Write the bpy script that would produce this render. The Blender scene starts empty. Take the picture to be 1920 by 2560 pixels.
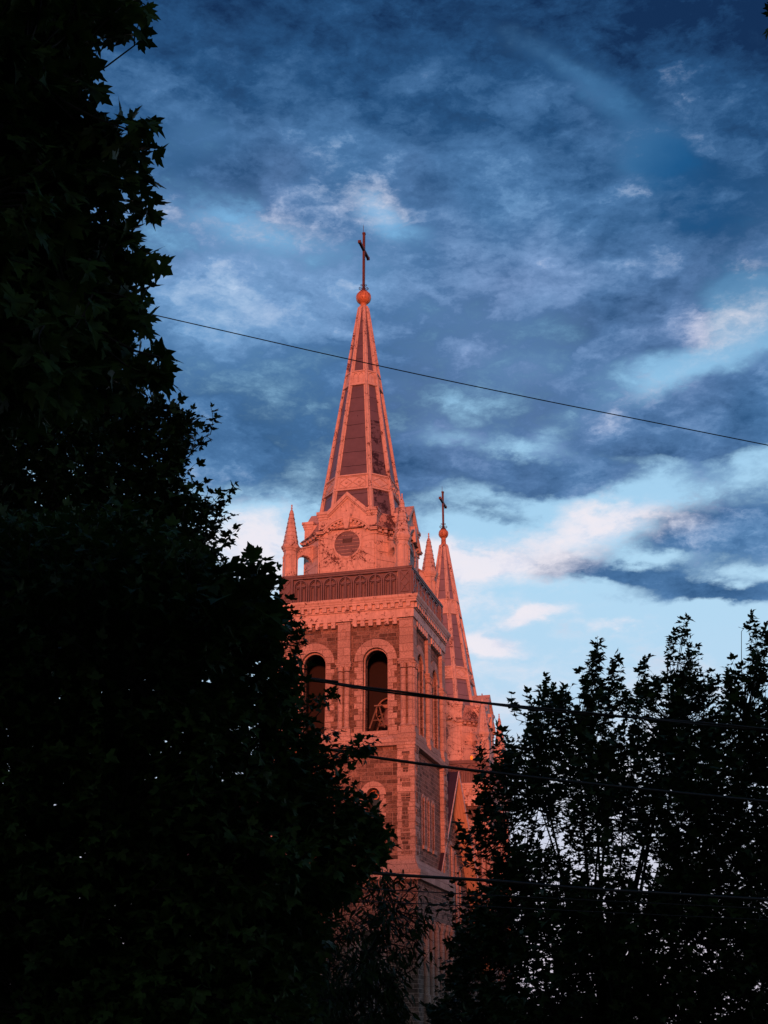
import bpy, bmesh, math, random
import numpy as np
from mathutils import Vector, Matrix
R = math.radians
random.seed(7)
rng = np.random.default_rng(11)
C = bpy.context.scene.collection

# ------------------------------------------------------------------ camera
F_PX = 3300.0          # focal length in photo pixels (photo 1920 x 2560)
TILT = 21.5536
CAM_Z = 1.6
cam = bpy.data.cameras.new('camera')
cam.sensor_fit = 'HORIZONTAL'; cam.sensor_width = 36.0
cam.lens = F_PX / 1920.0 * 36.0
cam.clip_start = 0.1; cam.clip_end = 3000
camo = bpy.data.objects.new('camera', cam); C.objects.link(camo)
camo.location = (0, 0, CAM_Z); camo.rotation_euler = (R(90 + TILT), 0, 0)
bpy.context.scene.camera = camo


def ray(px, py):
    """direction (y = about 1) of a photo pixel, world axes"""
    x = (px - 960) / F_PX; u = -(py - 1280) / F_PX; T = R(TILT)
    return np.array([x, math.cos(T) - u * math.sin(T), math.sin(T) + u * math.cos(T)])


def at(px, py, Y):
    r = ray(px, py); r = r * (Y / r[1])
    return np.array([r[0], r[1], r[2] + CAM_Z])


# ------------------------------------------------------------------ node helpers
class NT:
    def __init__(s, tree): s.t = tree; s.n = tree.nodes; s.l = tree.links
    def new(s, typ, **kw):
        n = s.n.new(typ)
        for k, v in kw.items(): setattr(n, k, v)
        return n
    def put(s, sock, v):
        if isinstance(v, bpy.types.NodeSocket): s.l.new(v, sock)
        elif v is not None: sock.default_value = v
    def math(s, op, a, b=None, c=None, clamp=False):
        n = s.n.new('ShaderNodeMath'); n.operation = op; n.use_clamp = clamp
        s.put(n.inputs[0], a); s.put(n.inputs[1], b)
        if c is not None: s.put(n.inputs[2], c)
        return n.outputs[0]
    def noise(s, vec, scale, detail=4, rough=.5, dist=0.0):
        n = s.n.new('ShaderNodeTexNoise'); s.put(n.inputs['Vector'], vec)
        n.inputs['Scale'].default_value = scale; n.inputs['Detail'].default_value = detail
        n.inputs['Roughness'].default_value = rough; n.inputs['Distortion'].default_value = dist
        return n
    def ramp(s, fac, stops, interp='LINEAR'):
        n = s.n.new('ShaderNodeValToRGB'); s.put(n.inputs[0], fac); cr = n.color_ramp
        cr.interpolation = interp
        while len(cr.elements) < len(stops): cr.elements.new(0.5)
        for e, (p, c) in zip(cr.elements, stops):
            e.position = p; e.color = tuple(c) + (1,) if len(c) == 3 else c
        return n.outputs[0]
    def mix(s, fac, a, b, mode='MIX'):
        n = s.n.new('ShaderNodeMix'); n.data_type = 'RGBA'; n.blend_type = mode
        s.put(n.inputs[0], fac); s.put(n.inputs[6], a); s.put(n.inputs[7], b)
        return n.outputs[2]
    def maprange(s, v, a, b, c=0, d=1, smooth=False):
        n = s.n.new('ShaderNodeMapRange')
        if smooth: n.interpolation_type = 'SMOOTHSTEP'
        s.put(n.inputs[0], v)
        for i, q in enumerate((a, b, c, d)): n.inputs[i + 1].default_value = q
        return n.outputs[0]


def srgb(r, g, b):
    f = lambda v: (v / 255 / 12.92) if v <= 10.3 else ((v / 255 + .055) / 1.055) ** 2.4
    return (f(r), f(g), f(b))


# ------------------------------------------------------------------ sky, sun, exposure
ALPHA = 15.0634
SUN_AZ_LOCAL = 12.0     # the glow comes nearly square on to the side wall, a little from the street front
SUN_EL = 2.6
sun_dir_az = math.atan2(-math.sin(R(ALPHA - SUN_AZ_LOCAL)), -math.cos(R(ALPHA - SUN_AZ_LOCAL)))  # (x,y) towards the sun
SX, SY = math.sin(sun_dir_az), math.cos(sun_dir_az)

SUN_STRENGTH = 3.95
sl = bpy.data.lights.new('sun', 'SUN'); sl.energy = SUN_STRENGTH; sl.angle = R(4); sl.color = (1.0, 0.19, 0.095)
slo = bpy.data.objects.new('sun', sl); C.objects.link(slo)
sd = Vector((SX * math.cos(R(SUN_EL)), SY * math.cos(R(SUN_EL)), math.sin(R(SUN_EL))))
slo.rotation_euler = sd.to_track_quat('Z', 'Y').to_euler(); slo.location = (0, -20, 60)

world = bpy.data.worlds.new('World'); bpy.context.scene.world = world; world.use_nodes = True
W = NT(world.node_tree); W.n.clear()
wout = W.new('ShaderNodeOutputWorld'); bg = W.new('ShaderNodeBackground')
W.l.new(bg.outputs[0], wout.inputs[0]); bg.inputs['Strength'].default_value = 1.0
sky = W.new('ShaderNodeTexSky', sky_type='NISHITA'); sky.sun_disc = False
sky.sun_elevation = R(SUN_EL); sky.sun_rotation = math.atan2(SX, SY)
sky.air_density = 1.5; sky.dust_density = 2.0
tc = W.new('ShaderNodeTexCoord'); vec = tc.outputs['Generated']
sep = W.new('ShaderNodeSeparateXYZ'); W.l.new(vec, sep.inputs[0])
flat = W.new('ShaderNodeMapping'); W.l.new(vec, flat.inputs[0]); flat.inputs['Scale'].default_value = (1, 1, 2.0); flat.inputs['Rotation'].default_value = (0, R(-20), 0)
fv = flat.outputs[0]
wn = W.noise(fv, 4.5, 5, .6); wn2 = W.noise(fv, 17.0, 6, .62)
def warp(o1, amp, o2, amp2):
    a = W.new('ShaderNodeSeparateColor'); W.l.new(o1, a.inputs[0])
    b = W.new('ShaderNodeSeparateColor'); W.l.new(o2, b.inputs[0])
    return [W.math('ADD', W.math('MULTIPLY', W.math('SUBTRACT', a.outputs[i], .5), amp),
                   W.math('MULTIPLY', W.math('SUBTRACT', b.outputs[i], .5), amp2)) for i in (0, 1)]
wx, wz = warp(wn.outputs['Color'], .07, wn2.outputs['Color'], .03)
az0 = W.math('ARCTAN2', sep.outputs[0], sep.outputs[1]); el0 = W.math('ARCSINE', sep.outputs[2])
az = W.math('ADD', az0, wx); el = W.math('ADD', el0, wz)
# cloud banks of this sky: centre (as a pixel of the photo, turned into a direction), radii px, rotation, strength
def field(banks):
    acc = None
    for (px, py, rx, ry, rot, amp) in banks:
        d = ray(px, py); n = np.linalg.norm(d)
        a0, e0 = math.atan2(d[0], d[1]), math.asin(d[2] / n)
        da = W.math('MULTIPLY', W.math('SUBTRACT', az, a0), math.cos(e0)); de = W.math('SUBTRACT', el, e0)
        c_, s_ = math.cos(R(rot)), math.sin(R(rot))
        u = W.math('MULTIPLY_ADD', da, c_ / (rx / F_PX), W.math('MULTIPLY', de, -s_ / (rx / F_PX)))
        v = W.math('MULTIPLY_ADD', da, s_ / (ry / F_PX), W.math('MULTIPLY', de, c_ / (ry / F_PX)))
        q = W.math('MULTIPLY_ADD', u, u, W.math('MULTIPLY', v, v))
        g = W.math('MULTIPLY', W.math('POWER', 2.718, W.math('MULTIPLY', q, -1.0)), amp)
        acc = g if acc is None else W.math('ADD', acc, g)
    return acc
elev = lambda y: math.asin(ray(960, y)[2] / np.linalg.norm(ray(960, y)))
def by_height(stops):      # stops: (photo row, value) from the top down
    lo, hi = elev(stops[-1][0]), elev(stops[0][0])
    return W.ramp(W.maprange(el, lo, hi), [((elev(y) - lo) / (hi - lo), v if isinstance(v, tuple) else (v,) * 3) for y, v in reversed(stops)])
cen_ = lambda o, k: W.math('MULTIPLY', W.math('SUBTRACT', o, .5), k)
n0 = W.noise(fv, 6.5, 3, .5).outputs[0]; n1 = W.noise(fv, 19.0, 9, .58).outputs[0]; n2 = W.noise(fv, 60.0, 6, .6).outputs[0]
wv3 = W.new('ShaderNodeVectorMath', operation='MULTIPLY_ADD'); W.l.new(wn2.outputs['Color'], wv3.inputs[0]); wv3.inputs[1].default_value = (.12, .12, .12); W.l.new(fv, wv3.inputs[2])
n3 = W.noise(wv3.outputs[0], 15.0, 8, .62).outputs[0]
fine = W.math('ADD', W.math('ADD', cen_(n1, .65), cen_(n3, .85)), W.math('ADD', cen_(n2, .22), cen_(n0, .28)))
# 1 clear sky behind the clouds
clear = by_height([(-200, srgb(34, 92, 150)), (500, srgb(120, 178, 226)), (1000, srgb(150, 202, 240)), (1400, srgb(180, 222, 250)), (2100, srgb(196, 222, 246))])
deep = W.maprange(field([(1760, 520, 330, 260, 10, 1.0), (1700, 60, 500, 260, 10, .6)]), 0, 1)
clear = W.mix(deep, clear, srgb(22, 88, 142) + (1,))
# 2 slate cloud deck with its own light and dark
dens = W.math('ADD', W.math('ADD', by_height([(-200, 1.0), (900, .86), (1130, .70), (1330, .34), (1500, .14), (2100, .24)]),
      field([(620, 590, 300, 75, 12, -.42), (930, 500, 100, 55, 35, -.42), (1010, 560, 130, 45, 20, -.25), (1500, 230, 260, 50, 38, -.50), (1640, 400, 90, 60, 10, -.60),
             (1760, 520, 260, 130, 25, -.22), (1840, 760, 130, 90, -30, -.75), (1740, 925, 280, 75, -25, -.75), (520, 330, 180, 50, -12, -.15), (1620, 790, 110, 60, 20, .30), (1800, 1040, 260, 75, 3, .62), (1800, 850, 90, 40, -10, .30),
             (1250, 1190, 280, 36, 4, .32), (1540, 1230, 260, 60, -6, -.38), (1810, 1335, 190, 80, 6, .80), (1640, 1435, 190, 26, 18, .62), (1840, 1480, 200, 24, 4, .70), (1450, 1385, 130, 24, 14, .45), (1690, 1385, 240, 22, 2, -.30), (1380, 1400, 60, 22, 10, .35),
             (640, 1360, 160, 120, 0, -.35), (700, 1210, 300, 60, 8, .22), (1030, 1190, 130, 40, 0, .22), (1240, 1262, 110, 20, 8, .34), (1430, 1190, 160, 24, -4, .34), (960, 1250, 90, 22, 0, .3), (1340, 1130, 120, 26, 0, -.30), (1120, 1120, 90, 22, 0, -.22), (1640, 1120, 200, 22, 6, .28)])), W.math('ADD', W.math('MULTIPLY', fine, .95), cen_(n0, .55)))
D = W.maprange(dens, .27, .78, 0, 1, True)
tone = W.math('ADD', W.math('ADD', by_height([(-200, .22), (300, .40), (700, .57), (1050, .46), (1250, .46), (2100, .6)]),
      field([(560, 760, 300, 120, 0, .22), (1800, 40, 520, 260, 18, -.30), (1800, 560, 320, 220, 20, -.22), (420, 0, 300, 200, 0, -.16), (1100, 40, 500, 120, 0, -.08), (1250, 560, 260, 130, 20, .06), (650, 420, 300, 70, -6, -.06), (700, 1080, 320, 110, 6, -.12), (1800, 1430, 260, 60, 8, -.10), (1400, 950, 300, 60, 8, .05)])), fine)
deck_c = W.ramp(tone, [(0, srgb(8, 44, 86)), (.25, srgb(36, 82, 130)), (.50, srgb(74, 120, 170)), (.72, srgb(116, 162, 210)), (1, srgb(182, 210, 242))])
deck_t = W.ramp(tone, [(0, srgb(22, 48, 86)), (.25, srgb(48, 82, 126)), (.50, srgb(88, 122, 170)), (.72, srgb(132, 160, 208)), (1, srgb(196, 210, 240))])
hue = W.noise(vec, 5.0, 4, .55)
deck = W.mix(W.maprange(hue.outputs[0], .48, .76), deck_c, deck_t)
# 3 low bright cumulus catching the light
wd = W.math('ADD', W.math('ADD', field([(1230, 1385, 240, 48, 2, .56), (1090, 1400, 150, 60, 0, .45), (1520, 1290, 250, 55, -6, .62), (1340, 1545, 120, 20, -8, .62), (1205, 1612, 95, 28, 8, .75), (1560, 1568, 100, 16, 4, .32),
      (640, 1380, 150, 110, 0, .70), (1850, 745, 110, 80, -30, .26), (1720, 915, 230, 60, -25, .18), (1150, 1500, 160, 40, 0, .30), (1300, 2000, 900, 300, 0, .25), (640, 585, 330, 80, 10, .24), (960, 510, 150, 70, 20, .24), (1640, 400, 80, 60, 10, .06), (1250, 1420, 450, 130, 0, .08), (1500, 1750, 900, 220, 0, .12)]), W.math('MULTIPLY', fine, .95)), 0.0)
Wd = W.maprange(wd, .12, .72, 0, .95, True)
white = W.ramp(W.math('ADD', .62, fine), [(.3, srgb(196, 206, 236)), (.6, srgb(244, 240, 250)), (1, srgb(255, 246, 250))])
cloud = W.mix(Wd, W.mix(D, clear, deck), white)
pale = W.mix(W.maprange(el, R(3), R(13)), (0.72, .66, .78, 1), cloud)      # faint pink near the horizon
nish = W.mix(1.0, sky.outputs[0], (0.10, 0.10, 0.10, 1), 'MULTIPLY')
front = W.maprange(sep.outputs[1], -.25, .45, .35, .93)                     # more cloud ahead than towards the afterglow
col = W.mix(front, nish, pale)
W.l.new(col, bg.inputs['Color'])

vs = bpy.context.scene.view_settings
vs.view_transform = 'Standard'; vs.look = 'None'; vs.exposure = 0.0; vs.gamma = 1.0; vs.use_curve_mapping = False
bpy.context.scene.cycles.max_bounces = 6
bpy.context.scene.cycles.diffuse_bounces = 3


# ------------------------------------------------------------------ mesh builder
class MB:
    """collects solids in tower coordinates and links them as one mesh object"""
    def __init__(s): s.v = []; s.f = []; s.k = 0; s.mi = 0; s.m = {}
    def add(s, vs_, fs):
        o = len(s.v); s.v += [tuple(p) for p in vs_]
        if s.mi:
            for q in range(len(fs)): s.m[len(s.f) + q] = s.mi
        s.f += [tuple(i + o for i in q) for q in fs]
    def T(s, a, d, z):                     # face coordinates: along, outward, up
        k = s.k
        return ((a, -d, z), (d, a, z), (-a, d, z), (-d, -a, z))[k % 4] if k < 4 else (a, -d, z)
    def box(s, a0, a1, d0, d1, z0, z1):
        P = [s.T(a, d, z) for z in (z0, z1) for d in (d0, d1) for a in (a0, a1)]
        s.add(P, [(0, 1, 3, 2), (4, 6, 7, 5), (0, 4, 5, 1), (2, 3, 7, 6), (0, 2, 6, 4), (1, 5, 7, 3)])
    def poly(s, pts, d0, d1):
        n = len(pts); P = [s.T(a, d0, z) for a, z in pts] + [s.T(a, d1, z) for a, z in pts]
        s.add(P, [tuple(range(n)), tuple(range(2 * n - 1, n - 1, -1))] + [(i, (i + 1) % n, n + (i + 1) % n, n + i) for i in range(n)])
    def arc(s, ca, cz, r0, r1, t0, t1, d0, d1, n=20):
        for i in range(n):
            a, b = R(t0 + (t1 - t0) * i / n), R(t0 + (t1 - t0) * (i + 1) / n)
            q = [(ca + r * math.cos(t), cz + r * math.sin(t)) for r, t in ((r0, a), (r1, a), (r1, b), (r0, b))]
            P = [s.T(x, d, z) for d in (d0, d1) for x, z in q]
            F = [(0, 1, 2, 3), (7, 6, 5, 4), (1, 5, 6, 2), (0, 3, 7, 4)]
            if i == 0 and abs(t1 - t0) < 359: F.append((0, 4, 5, 1))
            if i == n - 1 and abs(t1 - t0) < 359: F.append((3, 2, 6, 7))
            s.add(P, F)
    def hexa(s, b, t):                     # general 8 corner solid in plain local coordinates
        s.add(list(b) + list(t), [(3, 2, 1, 0), (4, 5, 6, 7)] + [(i, (i + 1) % 4, 4 + (i + 1) % 4, 4 + i) for i in range(4)])
    def ring(s, loops, cap=True):          # stacked closed loops of 3D points
        n = len(loops[0]); base_ = len(s.v)
        for L in loops: s.v += [tuple(p) for p in L]
        for j in range(len(loops) - 1):
            for i in range(n):
                a = base_ + j * n + i; b = base_ + j * n + (i + 1) % n
                s.f.append((a, b, b + n, a + n))
        if cap:
            s.f.append(tuple(range(base_ + n - 1, base_ - 1, -1))); o = base_ + (len(loops) - 1) * n
            s.f.append(tuple(range(o, o + n)))
    def lathe(s, c, prof, n=16, rot=0.0):
        s.ring([[(c[0] + r * math.cos(2 * math.pi * i / n + rot), c[1] + r * math.sin(2 * math.pi * i / n + rot), z) for i in range(n)] for r, z in prof])
    def tube(s, pts, r, n=6, r1=None):
        pts = [Vector(p) for p in pts]; L = []
        for i, p in enumerate(pts):
            d = (pts[min(i + 1, len(pts) - 1)] - pts[max(i - 1, 0)]).normalized()
            up = Vector((0, 0, 1)) if abs(d.z) < .95 else Vector((1, 0, 0))
            a = d.cross(up).normalized(); b = d.cross(a)
            rr = r if r1 is None else r + (r1 - r) * i / (len(pts) - 1)
            L.append([p + (a * math.cos(t) + b * math.sin(t)) * rr for t in [2 * math.pi * k / n for k in range(n)]])
        s.ring(L)
    def build(s, name, mat, parent=None, smooth=False, bevel=0.0, mat2=None):
        me = bpy.data.meshes.new(name); me.from_pydata(s.v, [], s.f)
        for q, i_ in s.m.items(): me.polygons[q].material_index = i_
        bm = bmesh.new(); bm.from_mesh(me); bmesh.ops.recalc_face_normals(bm, faces=bm.faces); bm.to_mesh(me); bm.free()
        me.materials.append(mat)
        if mat2: me.materials.append(mat2)
        if smooth: me.polygons.foreach_set('use_smooth', [True] * len(me.polygons))
        o = bpy.data.objects.new(name, me); C.objects.link(o)
        if parent: o.parent = parent
        if bevel:
            m = o.modifiers.new('edge', 'BEVEL'); m.width = bevel; m.segments = 1; m.limit_method = 'ANGLE'
        return o


def tag(o, label=None, cat=None, group=None, kind=None):
    if label: o['label'] = label
    if cat: o['category'] = cat
    if group: o['group'] = group
    if kind: o['kind'] = kind
    return o


def empty(name, loc, rz=0, parent=None):
    o = bpy.data.objects.new(name, None); C.objects.link(o); o.location = loc; o.rotation_euler = (0, 0, rz)
    if parent: o.parent = parent
    return o


# ------------------------------------------------------------------ materials
def material(name):
    m = bpy.data.materials.new(name); m.use_nodes = True
    n = NT(m.node_tree); n.n.clear()
    out = n.new('ShaderNodeOutputMaterial'); b = n.new('ShaderNodeBsdfPrincipled'); n.l.new(b.outputs[0], out.inputs[0])
    return m, n, b


def objvec(n): return n.new('ShaderNodeTexCoord').outputs['Object']


def wallvec(n):
    s_ = n.new('ShaderNodeSeparateXYZ'); n.l.new(objvec(n), s_.inputs[0])
    c_ = n.new('ShaderNodeCombineXYZ'); n.l.new(n.math('ADD', s_.outputs[0], s_.outputs[1]), c_.inputs[0]); n.l.new(s_.outputs[2], c_.inputs[1])
    return c_.outputs[0]


def bump(n, b, h, strength, dist):
    bp = n.new('ShaderNodeBump'); bp.inputs['Strength'].default_value = strength; bp.inputs['Distance'].default_value = dist
    n.put(bp.inputs['Height'], h); n.l.new(bp.outputs[0], b.inputs['Normal'])


def paint(name, colr, peel_col, peel=.66, rough=.6, streak=True, grime=.5):
    m, n, b = material(name); v = objvec(n)
    big = n.noise(v, .8, 6, .65).outputs[0]; fine = n.noise(v, 9, 5, .7, .4).outputs[0]
    c = n.mix(n.maprange(big, .35, .7), colr + (1,), tuple(q * .78 for q in colr) + (1,))
    if streak:
        mp = n.new('ShaderNodeMapping'); n.l.new(v, mp.inputs[0]); mp.inputs['Scale'].default_value = (5, 5, .5)
        st = n.noise(mp.outputs[0], 1.5, 5, .6).outputs[0]; mid = n.noise(v, 4.0, 5, .65).outputs[0]; c = n.mix(n.maprange(mid, .45, .68, 0, .55), c, tuple(q * .55 for q in colr) + (1,))
        c = n.mix(n.math('MULTIPLY', n.maprange(st, .52, .75), grime), c, tuple(q * .45 for q in colr) + (1,))
    msk = n.math('ADD', n.math('MULTIPLY', fine, .55), n.math('MULTIPLY', n.noise(v, 1.3, 5, .6).outputs[0], .5))
    pm = n.maprange(msk, peel, peel + .018)
    c = n.mix(pm, c, peel_col + (1,))
    n.l.new(c, b.inputs['Base Color']); b.inputs['Roughness'].default_value = rough
    bump(n, b, n.math('SUBTRACT', n.math('MULTIPLY', fine, .3), n.math('MULTIPLY', pm, .5)), .5, .02)
    return m


def stone(name, cols, mortar, bw, bh, rough_bump, seed=0.0):
    m, n, b = material(name); v = wallvec(n)
    wv = n.noise(v, 1.7, 3, .5)
    vv = n.new('ShaderNodeVectorMath', operation='MULTIPLY_ADD'); n.l.new(wv.outputs['Color'], vv.inputs[0]); vv.inputs[1].default_value = (.05, .03, 0); n.l.new(v, vv.inputs[2])
    br = n.new('ShaderNodeTexBrick'); n.l.new(vv.outputs[0], br.inputs['Vector'])
    br.inputs['Scale'].default_value = 1; br.inputs['Brick Width'].default_value = bw; br.inputs['Row Height'].default_value = bh
    br.inputs['Mortar Size'].default_value = .014; br.inputs['Mortar Smooth'].default_value = .3; br.offset = .5; br.squash = 1.35; br.squash_frequency = 3
    br.inputs['Color1'].default_value = (0, 0, 0, 1); br.inputs['Color2'].default_value = (1, 1, 1, 1); br.inputs['Mortar'].default_value = (.5, .5, .5, 1)
    br.inputs['Bias'].default_value = 0
    c = n.ramp(br.outputs['Color'], cols)
    big = n.noise(v, .5, 5, .6).outputs[0]; fine = n.noise(objvec(n), 14, 5, .65).outputs[0]
    c = n.mix(n.maprange(big, .35, .7, 0, .35), c, (.09, .07, .065, 1))
    c = n.mix(n.maprange(fine, .42, .62, 0, .7), c, tuple(q * .45 for q in cols[0][1]) + (1,))
    c = n.mix(br.outputs['Fac'], c, mortar + (1,))
    n.l.new(c, b.inputs['Base Color']); b.inputs['Roughness'].default_value = .9
    mid = n.noise(objvec(n), 5, 5, .6).outputs[0]
    h = n.math('MULTIPLY', n.math('SUBTRACT', 1.0, br.outputs['Fac']), n.math('MULTIPLY_ADD', mid, 1.6, .2))
    bump(n, b, n.math('ADD', h, n.math('MULTIPLY', fine, .25)), 1.0, rough_bump)
    return m


PAINT = (.60, .47, .42)
M = {}
M['paint'] = paint('painted_metal_cream', PAINT, (.10, .035, .025), .585, .62, grime=.75)
M['paint_clean'] = paint('painted_metal_sound', PAINT, (.16, .06, .04), .68, .62)
M['paint_worn'] = paint('painted_metal_worn', (.50, .33, .27), (.07, .03, .025), .515, .7)
M['brown'] = paint('painted_metal_brown', (.16, .115, .13), (.04, .018, .02), .62, .5)
M['stone'] = stone('rock_faced_stone', [(0, (.085, .055, .045)), (.3, (.18, .12, .095)), (.7, (.26, .175, .145)), (1, (.37, .26, .215))], (.44, .33, .28), .58, .25, .10)
M['ashlar'] = stone('dressed_stone', [(0, (.42, .32, .285)), (.5, (.50, .385, .345)), (1, (.58, .455, .41))], (.19, .13, .11), 1.3, .52, .012)
M['iron'] = paint('rusted_iron', (.10, .032, .026), (.02, .012, .012), .6, .6)
M['dark'] = paint('black_iron', (.03, .03, .036), (.05, .02, .015), .7, .5)
M['gilt'] = paint('orange_metal', (.56, .25, .12), (.16, .05, .03), .58, .45)
M['rod'] = paint('grey_rod', (.1, .1, .11), (.05, .04, .04), .7, .4)


def panel_material(name, colr, blot, course, seam=(.03, .02, .025), blots=.60, gloss=.4):
    """metal sheets laid in courses, seams showing, paint lost in blotches"""
    m, n, b = material(name); v = objvec(n)
    s_ = n.new('ShaderNodeSeparateXYZ'); n.l.new(v, s_.inputs[0])
    wob = n.math('MULTIPLY', n.math('SUBTRACT', n.noise(v, 2.2, 4, .6).outputs[0], .5), .14)
    fr = n.math('FRACT', n.math('DIVIDE', n.math('ADD', s_.outputs[2], wob), course))
    line = n.math('LESS_THAN', fr, .034)
    tone = n.noise(v, 1.1, 4, .6).outputs[0]
    c = n.mix(n.maprange(tone, .35, .7), colr + (1,), tuple(q * .72 for q in colr) + (1,))
    course_tone = n.noise(None, 3, 0, 0)
    fl = n.new('ShaderNodeCombineXYZ'); n.l.new(n.math('FLOOR', n.math('DIVIDE', s_.outputs[2], course)), fl.inputs[2]); n.l.new(fl.outputs[0], course_tone.inputs['Vector'])
    c = n.mix(n.maprange(course_tone.outputs[0], .3, .7, 0, .3), c, tuple(q * .6 for q in colr) + (1,))
    # the sheets facing the street lost their paint: a patch of wear where the tin shows
    side = n.maprange(n.math('SUBTRACT', s_.outputs[0], s_.outputs[1]), 1.8, 2.6)
    ms = n.math('ADD', n.math('MULTIPLY', n.noise(v, 4.2, 6, .68, .5).outputs[0], .62), n.math('MULTIPLY', n.noise(v, .9, 3, .5).outputs[0], .45))
    bl = n.maprange(ms, blots, blots + .015)
    c = n.mix(bl, c, blot + (1,)); c = n.mix(line, c, seam + (1,))
    n.l.new(c, b.inputs['Base Color']); b.inputs['Roughness'].default_value = gloss
    b.inputs['Metallic'].default_value = .15
    bump(n, b, n.math('ADD', n.math('MULTIPLY', n.math('SUBTRACT', 1.0, line), .5), n.math('MULTIPLY', tone, .4)), .6, .02)
    return m


M['panel'] = panel_material('spire_sheet_metal', (.155, .118, .15), (.045, .02, .024), 1.12, blots=.70)
M['panel_worn'] = panel_material('spire_sheet_metal_blotched', (.155, .115, .14), (.035, .015, .018), 1.12, blots=.555)
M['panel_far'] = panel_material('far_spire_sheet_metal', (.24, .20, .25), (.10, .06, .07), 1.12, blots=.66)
M['slate'] = panel_material('dark_roof_slate', (.045, .03, .052), (.03, .02, .035), .28, (.025, .018, .03), .7, .55)


def simple(name, colr, rough=.7, noise_scale=6, var=.4, metallic=0):
    m, n, b = material(name); v = objvec(n); t = n.noise(v, noise_scale, 5, .6).outputs[0]
    n.l.new(n.mix(n.maprange(t, .35, .7), colr + (1,), tuple(q * (1 - var) for q in colr) + (1,)), b.inputs['Base Color'])
    b.inputs['Roughness'].default_value = rough; b.inputs['Metallic'].default_value = metallic
    bump(n, b, t, .4, .01)
    return m


M['glass'] = simple('old_window_glass', (.02, .022, .028), .12, 3, .3)
M['frame'] = simple('pale_window_frame', (.40, .36, .36), .6)
M['bronze'] = simple('bell_bronze', (.30, .19, .18), .5, 4, .5, .2)
M['timber'] = simple('old_timber', (.36, .23, .17), .8)
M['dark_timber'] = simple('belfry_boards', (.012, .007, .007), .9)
M['old_wood'] = simple('weathered_trestle_wood', (.20, .14, .11), .8)
M['verge'] = simple('pale_verge_board', (.55, .50, .52), .6)
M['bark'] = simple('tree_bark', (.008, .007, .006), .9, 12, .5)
M['cable'] = simple('cable_sheath', (.012, .012, .015), .5, 30, .3)


def soffit_material():
    m, n, b = material('varnished_soffit_boards'); v = objvec(n)
    mp = n.new('ShaderNodeMapping'); n.l.new(v, mp.inputs[0]); mp.inputs['Scale'].default_value = (7, .6, .6)
    g = n.noise(mp.outputs[0], 3, 5, .6).outputs[0]
    c = n.mix(n.maprange(g, .3, .7), (.56, .42, .29, 1), (.46, .33, .22, 1))
    s_ = n.new('ShaderNodeSeparateXYZ'); n.l.new(v, s_.inputs[0])
    fr = n.math('FRACT', n.math('MULTIPLY', s_.outputs[0], 5)); ln = n.math('LESS_THAN', fr, .06)
    sp = n.maprange(n.noise(v, 3.5, 3, .6).outputs[0], .70, .72)
    c = n.mix(ln, c, (.2, .10, .05, 1)); c = n.mix(sp, c, (.10, .05, .03, 1))
    n.l.new(c, b.inputs['Base Color']); b.inputs['Roughness'].default_value = .6
    return m


M['soffit'] = soffit_material()


def leaf_material(name, dark, light, trans=.12):
    m, n, b = material(name); v = objvec(n)
    t = n.noise(v, 1.1, 4, .6).outputs[0]; t2 = n.noise(v, 14, 2, .5).outputs[0]
    c = n.mix(n.maprange(n.math('ADD', n.math('MULTIPLY', t, .6), n.math('MULTIPLY', t2, .4)), .38, .62), dark + (1,), light + (1,))
    n.l.new(c, b.inputs['Base Color']); b.inputs['Roughness'].default_value = .55
    b.inputs['Specular IOR Level'].default_value = .12
    tr = n.new('ShaderNodeBsdfTranslucent'); n.l.new(n.mix(.5, c, (.03, .06, .01, 1)), tr.inputs[0])
    mx = n.new('ShaderNodeMixShader'); mx.inputs[0].default_value = trans
    n.l.new(b.outputs[0], mx.inputs[1]); n.l.new(tr.outputs[0], mx.inputs[2])
    out = [q for q in n.n if q.type == 'OUTPUT_MATERIAL'][0]; n.l.new(mx.outputs[0], out.inputs[0])
    return m


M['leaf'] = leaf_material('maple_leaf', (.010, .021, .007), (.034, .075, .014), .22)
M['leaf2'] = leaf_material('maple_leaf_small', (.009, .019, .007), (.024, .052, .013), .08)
M['ground'] = simple('grass_ground', (.03, .045, .02), .95, 2, .5)
M['sun_blocker'] = simple('sun_blocker_green', (.025, .035, .02), .95, .3, .5)

# ------------------------------------------------------------------ setting: ground and an added sun blocker behind the camera
g = MB(); g.add([(-900, -900, 0), (900, -900, 0), (900, 1200, 0), (-900, 1200, 0)], [(0, 1, 2, 3)])
tag(g.build('ground', M['ground']), kind='structure')
# rise added out of view to keep low sun off trees and tower foot
hb = MB(); nx, ny = 60, 14
HD, HH = 70.0, 17.6
hv = []
for j in range(ny + 1):
    for i in range(nx + 1):
        x = -240 + 480 * i / nx; t = j / ny; y = -HD + 16 - 60 * t
        prof = math.sin(min(1, t * 1.9) * math.pi / 2) if t < .55 else math.cos((t - .55) / .45 * math.pi / 2)
        h = HH * max(0, prof) + .7 * math.sin(x * .09) * prof + .9 * math.sin(x * .31 + t * 5) * prof + random.uniform(-.6, .6) * prof
        if j in (0, ny): h = -.2
        hv.append((x, y, h))
hb.add(hv, [(j * (nx + 1) + i, j * (nx + 1) + i + 1, (j + 1) * (nx + 1) + i + 1, (j + 1) * (nx + 1) + i) for j in range(ny) for i in range(nx)])
tag(hb.build('added_sun_blocker', M['sun_blocker']), kind='structure')

# ------------------------------------------------------------------ church towers
CA, SA = math.cos(R(ALPHA)), math.sin(R(ALPHA))
TX = Vector((CA, -SA)); TY = Vector((SA, CA))          # tower axes in the world: along the street wall, along the facade
C1 = Vector((-1.37878, 85.69167))


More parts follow.
